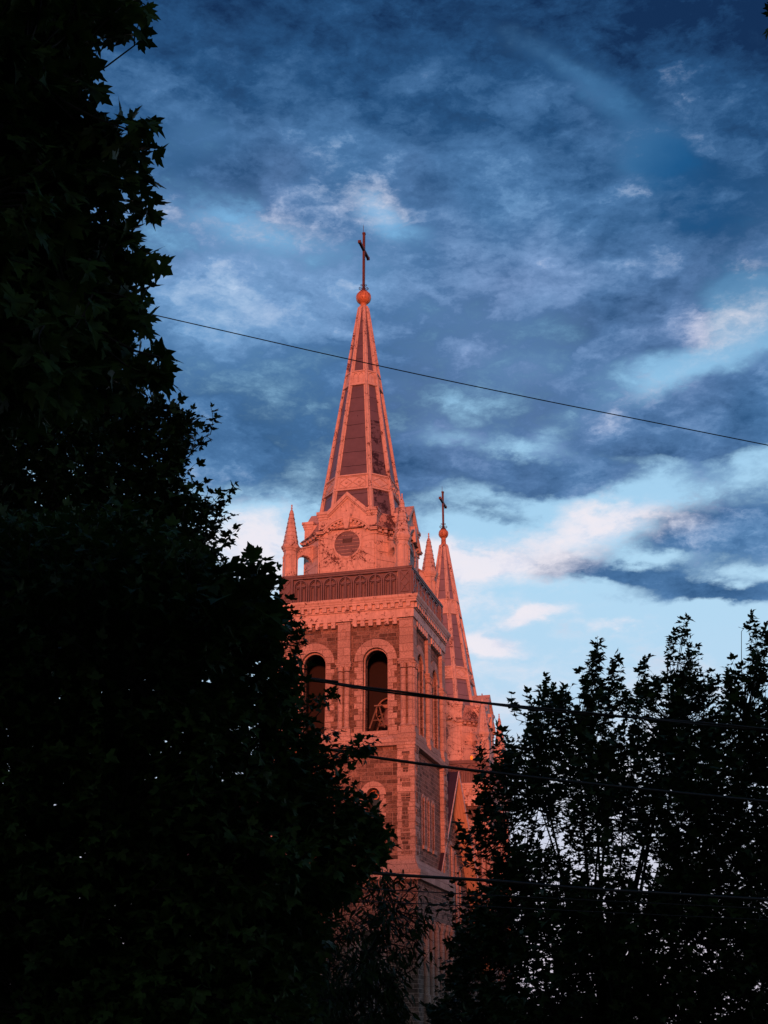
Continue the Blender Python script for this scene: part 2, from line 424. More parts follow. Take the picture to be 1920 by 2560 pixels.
def oct_loop(a, b, z, cx=0.0, cy=0.0):
    return [(cx + x, cy + y, z) for x, y in ((b, -a), (a, -b), (a, b), (b, a), (-b, a), (-a, b), (-a, -b), (-b, -a))]


def arch_pts(c, half, zs, r=None, n=14):
    r = r or half
    return [(c + half * math.cos(t), zs + half * math.sin(t)) for t in [math.pi * i / n for i in range(n + 1)]]


def notch_wall(a0, a1, z0, z1, openings):
    """outline of a wall with arched openings standing on its lower edge; openings: (centre, half, springing z)"""
    pts = [(a0, z1), (a0, z0)]
    for c, hw, zs in sorted(openings):
        pts.append((c - hw, z0))
        pts += arch_pts(c, hw, zs)[::-1]
        pts.append((c + hw, z0))
    pts += [(a1, z0), (a1, z1)]
    return pts


T1P = dict(top=29.58, off=-.15, kx=1.0, kz=1.0, pin_tip=5.35, cone=2.32, circ=2.26, cr=.88, latt=7.74, latb=6.64, b1t=16.35, b1b=15.22,
           neck=22.2, ball=23.06, br=.56, ct=28.72, rod=29.5, arm=27.2, armw=1.25, alat=2.2743, ratio=.522, apin=3.85)
T2P = dict(top=22.94, off=0.05, kx=1.07, kz=1.1, pin_tip=5.73, cone=2.34, circ=2.47, cr=.98, latt=8.8, latb=7.72, b1t=15.35, b1b=13.98,
           neck=21.0, ball=22.15, br=.46, ct=26.4, rod=27.0, arm=25.3, armw=1.25, alat=2.12, ratio=.56, apin=4.0)


def tower(P, centre, label, detail=True):
    root = empty('church_tower', (centre.x, centre.y, 0), -R(ALPHA)); tag(root, label, 'church tower')
    top = P['top']; H = top - 29.58                       # everything below the balustrade shifts with it
    h = 4.56; w = 4.32
    zf = lambda z: z + H
    # ---- shaft: lower and middle stage walls
    m = MB()
    lo = 11.0 + H
    m.k = 0
    m.box(-4.75, 4.75, -4.75, 4.75, 0, lo - .5)
    sh = m.build('shaft', M['stone'], root)
    m = MB()                                              # set-off between the stages
    L = lambda a, z: [(-a, -a, z), (a, -a, z), (a, a, z), (-a, a, z)]
    m.ring([L(4.98, lo - 1.0), L(4.98, lo - .42), L(4.86, lo - .40), L(4.62, lo + .12), L(4.62, lo + .2), L(4.3, lo + .2)])
    m.build('string_course', M['ashlar'], root, bevel=.015)
    m = MB()
    for k in range(4):
        m.k = k
        lz0, lz1 = lo, zf(18.05)
        if k == 0: op = [(-1.9, .42, zf(15.1)), (1.9, .42, zf(15.1))]
        elif k == 1: op = [(-1.35, .27, zf(15.1)), (0, .27, zf(15.1)), (1.35, .27, zf(15.1))]
        else: op = []
        if op:
            zb = zf(12.35)
            m.poly(notch_wall(-4.0, 4.0, zb, lz1, op), w - .8, w)
            m.box(-4.0, 4.0, w - .45, w, lz0, zb)
        else: m.box(-4.0, 4.0, w - .45, w, lz0, lz1)
    m.build('middle_wall', M['stone'], root)
    for k in (0, 1):
        cs = [(-1.9, .42, .40), (1.9, .42, .40)] if k == 0 else [(-1.35, .27, .17), (0, .27, .17), (1.35, .27, .17)]
        for c, hw, rim in cs:
            m = MB(); m.k = k; zs = zf(15.1); zb = zf(12.35)
            m.arc(c, zs, hw, hw + rim, 0, 180, w - .12, w + .03, 16)
            for sgn in (-1, 1):
                z = zb; j = 0
                while z < zs - .01:
                    z2 = min(z + .42, zs); e = rim * (1.0 if j % 2 else .72)
                    a0, a1 = sorted((c + sgn * hw, c + sgn * (hw + e)))
                    m.box(a0, a1, w - .12, w + .02, z, z2 - .012); z = z2; j += 1
            m.box(c - hw - rim * .8, c + hw + rim * .8, w - .2, w + .14, zb - .22, zb)
            wd = m.build('window', M['ashlar'], root, bevel=.012)
            g_ = MB(); g_.k = k; pts = [(c - hw, zb), (c + hw, zb)] + arch_pts(c, hw, zs)
            g_.poly(pts, w - .74, w - .70); g_.build('pane', M['glass'], wd)
            f_ = MB(); f_.k = k
            if k == 0:
                f_.arc(c, zs, hw - .07, hw - .005, 0, 180, w - .695, w - .60, 14); f_.arc(c, zs, .13, .19, 0, 360, w - .695, w - .62, 14)
                for t in (30, 90, 150):
                    f_.tube([f_.T(c + .17 * math.cos(R(t)), w - .65, zs + .17 * math.sin(R(t))), f_.T(c + (hw - .05) * math.cos(R(t)), w - .65, zs + (hw - .05) * math.sin(R(t)))], .025, 5)
            if k: f_.box(c - .02, c + .02, w - .695, w - .61, zb, zs); f_.box(c - hw + .01, c + hw - .01, w - .694, w - .62, zs - .04, zs)
            for q in ((1, 2) if k else ()): f_.box(c - hw + .01, c + hw - .01, w - .693, w - .63, zb + q * .9, zb + q * .9 + .03)
            f_.build('frame', M['gilt'] if k == 0 else M['timber'], wd)
    # ---- corner piers of the middle stage: quoins in two textures
    for sx in (-1, 1):
        for sy in (-1, 1):
            m = MB(); x0, x1 = sorted((sx * 3.50, sx * 4.58)); y0, y1 = sorted((sy * 3.50, sy * 4.58))
            z = lo + .2; j = 0
            while z < zf(18.0):
                z2 = min(z + .44, zf(18.05)); e = .03 if j % 2 else .0
                m.add([(a, b, c) for c in (z, z2 - .012) for a, b in ((x0 - e, y0 - e), (x1 + e, y0 - e), (x1 + e, y1 + e), (x0 - e, y1 + e))],
                      [(3, 2, 1, 0), (4, 5, 6, 7), (0, 1, 5, 4), (1, 2, 6, 5), (2, 3, 7, 6), (3, 0, 4, 7)])
                z = z2; j += 1
            r_ = m; r_.mi = 1                               # rough stones let into the face of the pier
            for kk in range(4):
                r_.k = kk; sa, sb = {0: (sx, sy == -1), 1: (sy, sx == 1), 2: (-sx, sy == 1), 3: (-sy, sx == -1)}[kk]
                if not sb: continue
                z = lo + .5; j = 0
                rr = random.Random(int(sx * 7 + sy * 3 + kk * 5 + 100))
                while z < zf(17.6):
                    hh = rr.choice((.22, .3, .44)); ww = rr.uniform(.16, .34)
                    ca = sa * 4.02 + rr.uniform(-.06, .06)
                    r_.box(ca - ww, ca + ww, 4.55, 4.615 + .012 * (j % 3), z, z + hh - .02); z += hh + rr.choice((.03, .03, .34)); j += 1
            m.build('pier', M['ashlar'], root, bevel=.014, mat2=M['stone'])
    # ---- band and base of the belfry
    m = MB()
    m.ring([L(4.66, zf(18.0)), L(4.66, zf(18.42)), L(4.60, zf(18.46)), L(4.42, zf(18.72)), L(4.42, zf(18.95))])
    m.build('string_course', M['ashlar'], root, bevel=.012)
    # ---- belfry walls
    zb, zs, zt = zf(18.95), zf(23.5), zf(26.10); hw = .83
    m = MB()
    for k in range(4):
        m.k = k
        if k in (0, 1): m.poly(notch_wall(-4.0, 4.0, zb, zt, [(-2.05, hw, zs), (2.05, hw, zs)]), w - 1.05, w)
        else: m.box(-4.0, 4.0, w - 1.05, w, zb, zt)
    for sx in (-1, 1):
        for sy in (-1, 1):
            m.k = 0; a0, a1 = sorted((sx * 3.7, sx * 4.3)); d0, d1 = sorted((sy * 3.7, sy * 4.3)); m.box(a0, a1, d0, d1, zb + .001, zt - .001)
    m.build('belfry_wall', M['stone'], root)
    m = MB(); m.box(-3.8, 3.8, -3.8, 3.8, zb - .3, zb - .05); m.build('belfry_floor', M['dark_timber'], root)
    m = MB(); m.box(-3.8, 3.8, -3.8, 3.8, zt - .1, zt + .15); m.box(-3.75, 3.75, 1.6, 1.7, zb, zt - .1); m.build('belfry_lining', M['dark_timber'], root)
    for xq in (-3.05, -2.55, -2.05, -1.5, -1.2):
        m = MB(); m.box(xq - .06, xq + .06, -2.6, -2.45, zb, zf(21.9) + .25 * (xq > -2.3)); m.build('post', M['timber'], root)
    for xq in (-2.0, 2.1):
        m = MB(); m.box(xq - .75, xq + .75, -3.2, -3.08, zf(24.32), zf(24.40)); m.build('beam', M['timber'], root)
    for k in (0, 1):
        for c in (-2.05, 2.05):
            m = MB(); m.k = k
            nv = 7
            for i in range(nv):
                m.arc(c, zs, hw + .001, 1.40, 180 * i / nv + .12, 180 * (i + 1) / nv - .12, w - .3, w + .10, 5)
            m.arc(c, zs, hw - .10, hw, 0, 180, w - .32, w - .16, 18)
            for sgn in (-1, 1):
                z = zb; j = 0
                while z < zs - .01:
                    z2 = min(z + .38, zs); e = (.56, .40, .56, .30)[j % 4]
                    a0, a1 = sorted((c + sgn * hw, c + sgn * (hw + e))); m.box(a0, a1, w - .3, w + .06 + .01 * (j % 2), z, z2 - .012); z = z2; j += 1
                a0, a1 = sorted((c + sgn * (hw - .10), c + sgn * hw)); m.box(a0, a1, w - .32, w - .16, zb, zs)
            m.box(c - hw - .02, c + hw + .02, w - .3, w + .22, zb - .36, zb + .02)
            m.box(c - hw - .12, c + hw + .12, w - .3, w + .12, zb - .46, zb - .36)
            m.build('belfry_window', M['ashlar'], root, bevel=.012)
    # ---- pilasters: smooth upper block, capital, twin half columns, base
    def pilaster(k, c, hw_, corner=0):
        m = MB(); m.k = k
        m.box(c - hw_, c + hw_, w - .01, h - (.0 if corner else .02), zf(23.45), zf(26.1))
        m.box(c - hw_ - .012, c + hw_ + .012, w - .02, h + .012, zf(25.15), zf(25.19))
        m.arc(c, zf(25.45), hw_ * .42, hw_ * .52, 0, 180, h - .03, h + .03, 12)
        p = m.build('pilaster', M['ashlar'], root, bevel=.012)
        m = MB(); m.k = k
        m.box(c - hw_ - .11, c + hw_ + .11, w - .02, h + .10, zf(23.30), zf(23.46)); m.box(c - hw_ - .05, c + hw_ + .05, w - .02, h + .05, zf(23.12), zf(23.30))
        for i in range(5):
            a = c - hw_ * .8 + hw_ * 1.6 * i / 4
            x, y, _ = m.T(a, h + .04, 0); m.lathe((x, y), [(.02, zf(23.10)), (.085, zf(23.14)), (.10, zf(23.21)), (.04, zf(23.28))], 8)
        for a in (c - hw_ * .5, c + hw_ * .5):
            x, y, _ = m.T(a, h - .10, 0); m.lathe((x, y), [(hw_ * .40, zf(22.86)), (hw_ * .46, zf(22.9)), (hw_ * .42, zf(22.95)), (hw_ * .52, zf(23.13))], 14)
        m.build('capital', M['ashlar'], p, bevel=.01)
        for a in (c - hw_ * .5, c + hw_ * .5):
            m = MB(); m.k = k; x, y, _ = m.T(a, h - .12, 0); rr_ = hw_ * .40
            prof = []
            z = zf(19.36); j = 0
            while z < zf(22.84):
                prof += [(rr_ - .012, z), (rr_, z + .015), (rr_, z + .46), (rr_ - .012, z + .475)]; z += .5
            prof = [(r_, min(z_, zf(22.88))) for r_, z_ in prof]
            m.lathe((x, y), [(rr_ + .07, zf(19.16)), (rr_ + .08, zf(19.24)), (rr_ + .02, zf(19.34))] + prof, 16)
            m.build('half_column', M['ashlar'], p, smooth=False)
        m = MB(); m.k = k
        m.box(c - hw_ - .06, c + hw_ + .06, w - .02, h + .06, zf(18.75), zf(19.18)); m.box(c - hw_ - .12, c + hw_ + .12, w - .02, h + .13, zf(18.40), zf(18.76))
        m.build('plinth', M['ashlar'], p, bevel=.015)
    for k in range(4):
        pilaster(k, 0.0, .42)
        if k < 2:
            pass
    for k in range(4):
        for c in (-4.1, 4.1):
            pilaster(k, c, .455, 1)
    # ---- entablature
    m = MB()
    m.ring([L(4.36, zf(26.14)), L(4.62, zf(26.14)), L(4.62, zf(26.70)), L(4.70, zf(26.72)), L(4.70, zf(26.76)), L(4.64, zf(26.78)), L(4.64, zf(27.08)),
            L(4.82, zf(27.10)), L(4.84, zf(27.22)), L(4.88, zf(27.24)), L(4.88, zf(27.30)), L(4.95, zf(27.42)), L(4.97, zf(27.56)), L(4.45, zf(27.62))])
    cor = m.build('cornice', M['paint'], root)
    for k in range(4):
        m = MB(); m.k = k; n = 18
        for i in range(n):
            a = -4.55 + (i + .5) * 9.1 / n
            m.box(a - .135, a + .135, 4.6, 4.79, zf(26.80), zf(27.10)); m.box(a - .15, a + .15, 4.6, 4.81, zf(27.03), zf(27.10))
        m.build('dentil_row', M['paint'], cor, bevel=.01)
    for k in range(4):
        for s0, s1 in ((-3.62, -.45), (.45, 3.62)):
            m = MB(); m.k = k
            n = 6; st = (s1 - s0) / n
            for i in range(n):
                a = s0 + (i + .5) * st; m.box(a - .14, a + .14, w - .01, 4.60, zf(25.74), zf(26.14))
            m.box(s0, s1, w - .01, 4.44, zf(25.98), zf(26.13)); m.box(s0, s1, 4.36, 4.615, zf(26.13), zf(26.2))
            m.build('toothed_band', M['paint'], cor, bevel=.01)
    # ---- balustrade
    bt = top; bb = zf(27.62)
    for k in range(4):
        m = MB(); m.k = k
        m.box(-4.42, 4.42, 4.12, 4.235, bb, bt - .14)                                # sheet behind
        m.box(-4.44, 4.44, 4.12, 4.44, bb, bb + .13); m.box(-4.44, 4.44, 4.12, 4.44, bt - .26, bt - .14); m.box(-4.50, 4.50, 4.14, 4.50, bt - .14, bt - .02); m.box(-4.53, 4.53, 4.10, 4.53, bt - .045, bt)
        n = 7; st = 1.013
        for i in range(n):
            c = (i - 3) * st; zsp = bt - .26 - .52
            m.arc(c, zsp, .40, .475, 0, 180, 4.19, 4.43, 14); m.arc(c, zsp, .33, .36, 0, 180, 4.19, 4.37, 14)
            for sg in (-1, 1):
                a0, a1 = sorted((c + sg * .40, c + sg * .475)); m.box(a0, a1, 4.19, 4.43, bb + .13, zsp)
                a0, a1 = sorted((c + sg * .08, c + sg * .31)); z_ = zsp - .07
                for (q0, q1, u0, u1) in ((a0, a1, z_ - .035, z_), (a0, a0 + .03, bb + .16, z_ - .035), (a1 - .03, a1, bb + .16, z_ - .035)): m.box(q0, q1, 4.19, 4.385, u0, u1)
                m.arc(c, zsp, .10, .13, 90 - sg * 8 - (0 if sg > 0 else 0), 90 - sg * 78, 4.19, 4.38, 6)
                m.box(*sorted((c + sg * .10, c + sg * .31)), 4.19, 4.38, zsp + .03, zsp + .06)
            m.box(c - .045, c + .045, 4.19, 4.40, bb + .13, zsp + .40); m.box(c - .30, c + .30, 4.19, 4.395, zsp - .03, zsp + .035)
        m.build('balustrade', M['brown'], root)
    for sx in (-1, 1):
        for sy in (-1, 1):
            m = MB()
            m.k = 0; a0, a1 = sorted((sx * 3.56, sx * 4.47)); d0, d1 = sorted((-sy * 3.56, -sy * 4.47))
            m.box(a0, a1, d0, d1, bb - .01, bt - .12); e = .05; m.box(a0 - e, a1 + e, d0 - e, d1 + e, bt - .12, bt + .02)
            for k, s_ in ((0 if sy < 0 else 2, sx if sy < 0 else -sx), (1 if sx > 0 else 3, sy if sx > 0 else -sy)):
                m.k = k
                x, z0_, z1_ = s_ * 4.015, bb + .28, bt - .30
                fw = .27
                for q in ((x - fw - .03, x - fw, z0_, z1_), (x + fw, x + fw + .03, z0_, z1_), (x - fw - .03, x + fw + .03, z0_ - .03, z0_), (x - fw - .03, x + fw + .03, z1_, z1_ + .03)):
                    m.box(q[0], q[1], 4.46, 4.545, q[2], q[3])
                zm = (z0_ + z1_) / 2
                for (p0, p1) in (((x - fw, z0_), (x + fw, zm)), ((x + fw, z0_), (x - fw, zm)), ((x - fw, zm), (x + fw, z1_)), ((x + fw, zm), (x - fw, z1_))):
                    dx, dz = p1[0] - p0[0], p1[1] - p0[1]; ll = math.hypot(dx, dz); nx_, nz_ = -dz / ll * .036, dx / ll * .036
                    m.poly([(p0[0] + nx_, p0[1] + nz_), (p1[0] + nx_, p1[1] + nz_), (p1[0] - nx_, p1[1] - nz_), (p0[0] - nx_, p0[1] - nz_)], 4.46, 4.54)
            m.build('balustrade_post', M['brown'], root)
    # ---- roof terrace deck
    m = MB(); m.box(-4.3, 4.3, -4.3, 4.3, zf(27.45), zf(27.7)); m.build('terrace', M['paint_worn'], root)

    # ---- gabled drum
    ox = P['off']; kx, kz = P['kx'], P['kz']
    A, Bh = 3.5 * kx, 1.98 * kx
    zz_ = lambda q: top + (q - 29.58) * kz if q > 29.58 else top + (q - 29.58)
    zc = top + P['circ']; cr = P['cr']
    eave = zz_(32.70)
    drum = MB()
    drum.ring([oct_loop(A - .02, Bh, zf(27.6), ox), oct_loop(A - .02, Bh, eave, ox)])
    dr = drum.build('drum', M['paint'], root)
    for sx in (-1, 1):                                                   # joints of the sheet metal facing
        for sy in (-1, 1):
            j_ = MB()
            for zq in (31.9, 31.2, 30.6):
                p0 = Vector((ox + sx * (Bh + .05), sy * (A - .0), zz_(zq))); p1 = Vector((ox + sx * (A - .0), sy * (Bh + .05), zz_(zq)))
                j_.tube([p0, p1], .009, 4)
            j_.build('facing_joint', M['paint_worn'], dr)
    for sx in (-1, 1):                                                   # eaves cornice and brackets on the four diagonals
        for sy in (-1, 1):
            p0 = Vector((ox + sx * Bh, sy * A, 0)); p1 = Vector((ox + sx * A, sy * Bh, 0)); d = (p1 - p0).normalized(); nrm = Vector((sx, sy, 0)).normalized()
            m = MB()
            prof = [(-.06, -.32), (.06, -.30), (.08, -.22), (.0, -.20), (.0, .0), (.24, .02), (.28, .12), (.22, .17), (-.06, .20)]
            lps = []
            for e_, off_ in ((p0, -.02), (p1, .02)):
                lps.append([tuple(e_ + d * off_ + nrm * u_ + Vector((0, 0, eave + v_))) for u_, v_ in prof])
            m.ring(lps); ec = m.build('eaves_cornice', M['paint_worn'], dr)
            n = 5
            for i in range(n):
                m = MB(); c = p0.lerp(p1, (i + .5) / n)
                q = [c + d * a + nrm * b for a, b in ((-.11, -.05), (.11, -.05), (.11, .20), (-.11, .20))]
                m.hexa([(v.x, v.y, eave - .18) for v in q], [(v.x, v.y, eave + .01) for v in q]); m.build('eaves_bracket', M['paint'], dr, bevel=.01)
    # sheet roof curving up to the spire
    m = MB()
    prof = [(3.72, 32.88), (3.45, 33.12), (3.2, 33.45), (3.02, 33.85), (2.88, 34.25), (2.6, 34.35)]
    m.ring([oct_loop(r_ * kx, (1.98 + (1.52 - 1.98) * i / 5) * kx, zz_(z_), ox) for i, (r_, z_) in enumerate(prof)])
    m.build('skirt_roof', M['paint_worn'], root)
    # gables on the four sides
    for k in range(4):
        oa = (ox, 0, -ox, 0)[k]; od = (0, ox, 0, -ox)[k]
        m = MB(); m.k = k
        X = lambda a: oa + a * kx
        outer = [(-2.02, 31.0), (2.02, 31.0), (2.02, 34.0), (1.36, 33.98), (0, 35.28), (-1.36, 33.98), (-2.02, 34.0)]
        pts = [(X(a), zz_(z_)) for a, z_ in outer]
        pts[0] = (pts[0][0], zf(27.62)); pts[1] = (pts[1][0], zf(27.62))
        m.poly(pts, 2.2 * kx + od, A + .02 + od)
        gb = m.build('gable', M['paint'], root)
        D = A + .02 + od
        m = MB(); m.k = k                                                # coping
        for sg in (-1, 1):
            q = [(X(sg * 1.33), zz_(33.86)), (X(0), zz_(35.12)), (X(0), zz_(35.52)), (X(sg * 1.43), zz_(34.17))]
            m.poly(q, 2.1 * kx + od, D + .10); q2 = [(X(sg * 1.33), zz_(33.95)), (X(0), zz_(35.24)), (X(0), zz_(35.53)), (X(sg * 1.44), zz_(34.19))]
            m.poly(q2, 2.05 * kx + od, D + .20)
            a0, a1 = sorted((X(sg * 1.35), X(sg * 2.10))); m.box(a0, a1, 2.9 * kx + od, D + .10, zz_(33.88), zz_(34.05)); m.box(a0 - .05, a1 + .05, 2.85 * kx + od, D + .17, zz_(34.05), zz_(34.25))
            m.box(a0 + .06, a1 - .04, 2.9 * kx + od, D + .05, zz_(33.72), zz_(33.88))
        m.build('coping', M['paint'], gb)
        # round window with ring, boards and small louvre
        r_ = MB(); r_.k = k
        r_.arc(oa, zc, cr, cr + .13, 0, 360, D - .2, D + .07, 40); r_.arc(oa, zc, cr + .13, cr + .19, 0, 360, D - .2, D + .03, 40)
        rw = r_.build('round_window', M['paint'], gb)
        b_ = MB(); b_.k = k
        nb = 7
        for i in range(nb):
            z0_, z1_ = zc - cr + 2 * cr * i / nb, zc - cr + 2 * cr * (i + 1) / nb
            hh = [math.sqrt(max(0, cr * cr - (z_ - zc) ** 2)) for z_ in (z0_, z1_ - .02)]
            ww0 = max(hh[0], .02); ww1 = max(hh[1], .02)
            P8 = []
            ns = 5
            left = []
            for q in range(ns + 1):
                z_ = z0_ + (z1_ - .025 - z0_) * q / ns; ww = math.sqrt(max(1e-4, cr * cr - (z_ - zc) ** 2)); left.append((ww, z_))
            b_.poly([(oa - ww, z_) for ww, z_ in left] + [(oa + ww, z_) for ww, z_ in reversed(left)], D - .12, D + .008 + .004 * (i % 2))
        b_.build('shutter', M['brown'], rw)
        v_ = MB(); v_.k = k
        for i in range(4): v_.box(oa - .29, oa + .29, D + .0, D + .04, zc + .10 + i * .075, zc + .135 + i * .075)
        v_.box(oa - .31, oa - .28, D, D + .05, zc + .08, zc + .40); v_.box(oa + .28, oa + .31, D, D + .05, zc + .08, zc + .40)
        v_.build('louvre', M['dark'], rw)
        # segmental hood with dentils and keystone
        hd = MB(); hd.k = k
        Rr = 1.93 * kx; hz = zz_(33.62) - Rr; t = math.degrees(math.acos(min(1, 1.62 * kx / Rr)))
        hd.arc(oa, hz, Rr - .02, Rr + .05, t, 180 - t, D, D + .30, 24); hd.arc(oa, hz, Rr - .11, Rr - .02, t, 180 - t, D, D + .24, 24); hd.arc(oa, hz, Rr - .36, Rr - .30, t + 3, 177 - t, D, D + .08, 24)
        zl = hz + Rr * math.sin(R(t))
        for sg in (-1, 1):
            a0, a1 = sorted((X(sg * 1.60), X(sg * 2.12))); hd.box(a0, a1, D - .1, D + .30, zl - .02, zl + .06); hd.box(a0, a1, D - .1, D + .24, zl - .11, zl - .02); hd.box(a0, a1, D - .1, D + .08, zl - .36, zl - .30)
        nd = 11
        for i in range(nd):
            tt = t + 3 + (174 - 2 * t) * (i + .5) / nd
            if abs(tt - 90) < 8: continue
            hd.arc(oa, hz, Rr - .29, Rr - .11, tt - 2.6, tt + 2.6, D, D + .20, 2)
        hd.build('hood_mould', M['paint_clean'], gb)
        ks = MB(); ks.k = k
        ks.poly([(X(-.12), zc + cr + .10), (X(.12), zc + cr + .10), (X(.31), zz_(33.92)), (X(-.31), zz_(33.92))], D, D + .34); ks.build('keystone', M['paint_clean'], gb, bevel=.02)
        # radiating joints of the facing
        jn = MB(); jn.k = k
        for tt in list(range(195, 346, 15)) + [5, 20, 160, 175]:
            c_, s_ = math.cos(R(tt)), math.sin(R(tt)); r1 = min(1.9 * kx / max(abs(c_), .01), (zc - top + .1) / max(abs(s_), .01) if s_ < 0 else 9, 2.1)
            p0 = (oa + (cr + .2) * c_, zc + (cr + .2) * s_); p1 = (oa + r1 * c_, zc + r1 * s_)
            if abs(p1[0] - oa) > Bh - .05: continue
            jn.tube([jn.T(p0[0], D + .001, p0[1]), jn.T(p1[0], D + .001, p1[1])], .012, 4)
            if abs(c_) > .5:
                e = oa + math.copysign(Bh - .08, c_); jn.tube([jn.T(p1[0], D + .001, p1[1]), jn.T(e, D + .001, p1[1])], .012, 4)
        for sg in (-1, 1): jn.box(*sorted((oa + sg * (Bh - .09), oa + sg * (Bh - .06))), D - .01, D + .03, top, eave - .3)
        jn.build('facing_joint', M['paint_worn'], gb)
    # ---- pinnacles and their flying arches
    ap = P['apin']; ct = top + P['cone']; tip = top + P['pin_tip']
    for sx in (-1, 1):
        for sy in (-1, 1):
            c = (ox + sx * ap, sy * ap)
            m = MB()
            m.lathe(c, [(.50, zf(27.62)), (.50, top + .4), (.46, top + .45), (.46, ct - .42)], 8, math.pi / 8)
            m.lathe(c, [(.46, ct - .42), (.52, ct - .38), (.54, ct - .30), (.60, ct - .22), (.64, ct - .10), (.64, ct - .02), (.56, ct)], 8, math.pi / 8)
            pn = m.build('pinnacle', M['paint'], root)
            m = MB()                                                      # little arcade round the shaft
            for i in range(8):
                th = math.pi / 4 * i; nx_, ny_ = math.cos(th), math.sin(th); tx_, ty_ = -ny_, nx_
                dd = .46 * math.cos(math.pi / 8)
                def q3(a, d, z): return (c[0] + nx_ * d + tx_ * a, c[1] + ny_ * d + ty_ * a, z)
                zs_ = ct - .78
                arcp = [q3(.125 * math.cos(R(s)), dd + .025, zs_ + .125 * math.sin(R(s))) for s in range(0, 181, 20)]
                m.tube(arcp, .028, 5)
                th2 = th + math.pi / 8; cx_, cy_ = c[0] + .47 * math.cos(th2), c[1] + .47 * math.sin(th2)
                m.lathe((cx_, cy_), [(.04, top - .3), (.04, zs_ - .12), (.065, zs_ - .10), (.045, zs_ - .06), (.075, zs_), (.03, zs_ + .03)], 7)
            m.build('arcade', M['paint'], pn)
            m = MB(); nt = 8; prof = []
            for i in range(nt):
                f0, f1 = i / nt, (i + 1) / nt; r0 = .52 * (1 - f0) + .085 * f0; r1 = .52 * (1 - f1) + .085 * f1
                z0_ = ct + (tip - .45 - ct) * f0; z1_ = ct + (tip - .45 - ct) * f1
                prof += [(r0 - .02, z0_ - .001), (r0 + .05, z0_ + .002), (r1 + .012, z1_)]
            prof += [(.085, tip - .44), (.04, tip - .36), (.07, tip - .26), (.03, tip - .2), (.055, tip - .1), (.045, tip - .03), (.01, tip)]
            m.lathe(c, prof, 8, math.pi / 8); m.build('spirelet', M['paint'], pn)
            # flying arch running diagonally to the drum
            nrm = Vector((sx, sy)).normalized(); dm = Vector((ox + sx * (A + Bh) / 2, sy * (A + Bh) / 2)); pc = Vector(c)
            d = (dm - pc); Lg = d.length; d.normalize(); sd_ = Vector((-d.y, d.x)) * .16
            s0, s1 = .36, Lg + .15; ztop0, ztop1 = ct - .22, ct + .28
            ccs = (s0 + s1) / 2 - .02; rad = (s1 - s0) / 2 - .10; zsp = ct - .55 - rad
            pl = [(s0, ztop0), (s0, zf(27.7)), (ccs - rad, zf(27.7)), (ccs - rad, zsp)] + [(ccs - rad * math.cos(R(t)), zsp + rad * math.sin(R(t))) for t in range(15, 180, 15)] + [(ccs + rad, zsp), (ccs + rad, zf(27.7)), (s1, zf(27.7)), (s1, ztop1)]
            P3 = [(pc.x + d.x * s + q * sd_.x, pc.y + d.y * s + q * sd_.y, z) for q in (-1, 1) for s, z in pl]; n = len(pl)
            m = MB(); m.add(P3, [tuple(range(n)), tuple(range(2 * n - 1, n - 1, -1))] + [(i, (i + 1) % n, n + (i + 1) % n, n + i) for i in range(n)])
            cp = [(pc.x + d.x * s + q * sd_.x * 1.45, pc.y + d.y * s + q * sd_.y * 1.45, z) for s, z in ((s0, ztop0 + .003), (s1, ztop1 + .003)) for q in (-1, 1)]
            m.hexa([cp[0], cp[1], cp[3], cp[2]], [(x, y, z + .09) for x, y, z in (cp[0], cp[1], cp[3], cp[2])])
            for q in (-1.12, 1.12):
                m.tube([(pc.x + d.x * (ccs - (rad + .06) * math.cos(R(t))) + q * sd_.x, pc.y + d.y * (ccs - (rad + .06) * math.cos(R(t))) + q * sd_.y, zsp + (rad + .06) * math.sin(R(t))) for t in range(0, 181, 15)], .035, 5)
            m.build('flying_arch', M['paint'], root)
    # ---- spire
    zl_ = top + P['latt']; zn = top + P['neck']; ab, rt = P['alat'], P['ratio']
    a_n = .33
    af = lambda z: ab + (z - zl_) * (a_n - ab) / (zn - zl_)
    bf = lambda z: af(z) * (rt + (.45 - rt) * max(0, (z - zl_) / (zn - zl_)))
    zbase = zz_(33.9)
    m = MB(); m.ring([oct_loop(af(z) - .05, bf(z) - .02, z, ox) for z in (zbase, zl_, zn)])
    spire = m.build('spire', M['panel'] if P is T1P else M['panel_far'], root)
    # the diagonal face that shows most wear, laid as its own sheets 2 cm proud
    m = MB()
    for z0_, z1_ in ((zbase, top + P['latb']), (zl_, top + P['b1b'])):
        q0 = [(bf(z0_), -af(z0_)), (af(z0_), -bf(z0_))]; q1 = [(bf(z1_), -af(z1_)), (af(z1_), -bf(z1_))]
        i_ = .035
        def sh2(p, z): return (ox + p[0] - i_ * .7, p[1] + i_ * .7, z)
        def sh3(p, z): return (ox + p[0] - .09, p[1] + .09, z)
        m.hexa([sh2(q0[0], z0_), sh2(q0[1], z0_), sh3(q0[1], z0_), sh3(q0[0], z0_)], [sh2(q1[0], z1_), sh2(q1[1], z1_), sh3(q1[1], z1_), sh3(q1[0], z1_)])
    m.build('worn_sheet', M['panel_worn'] if P is T1P else M['panel_far'], spire)
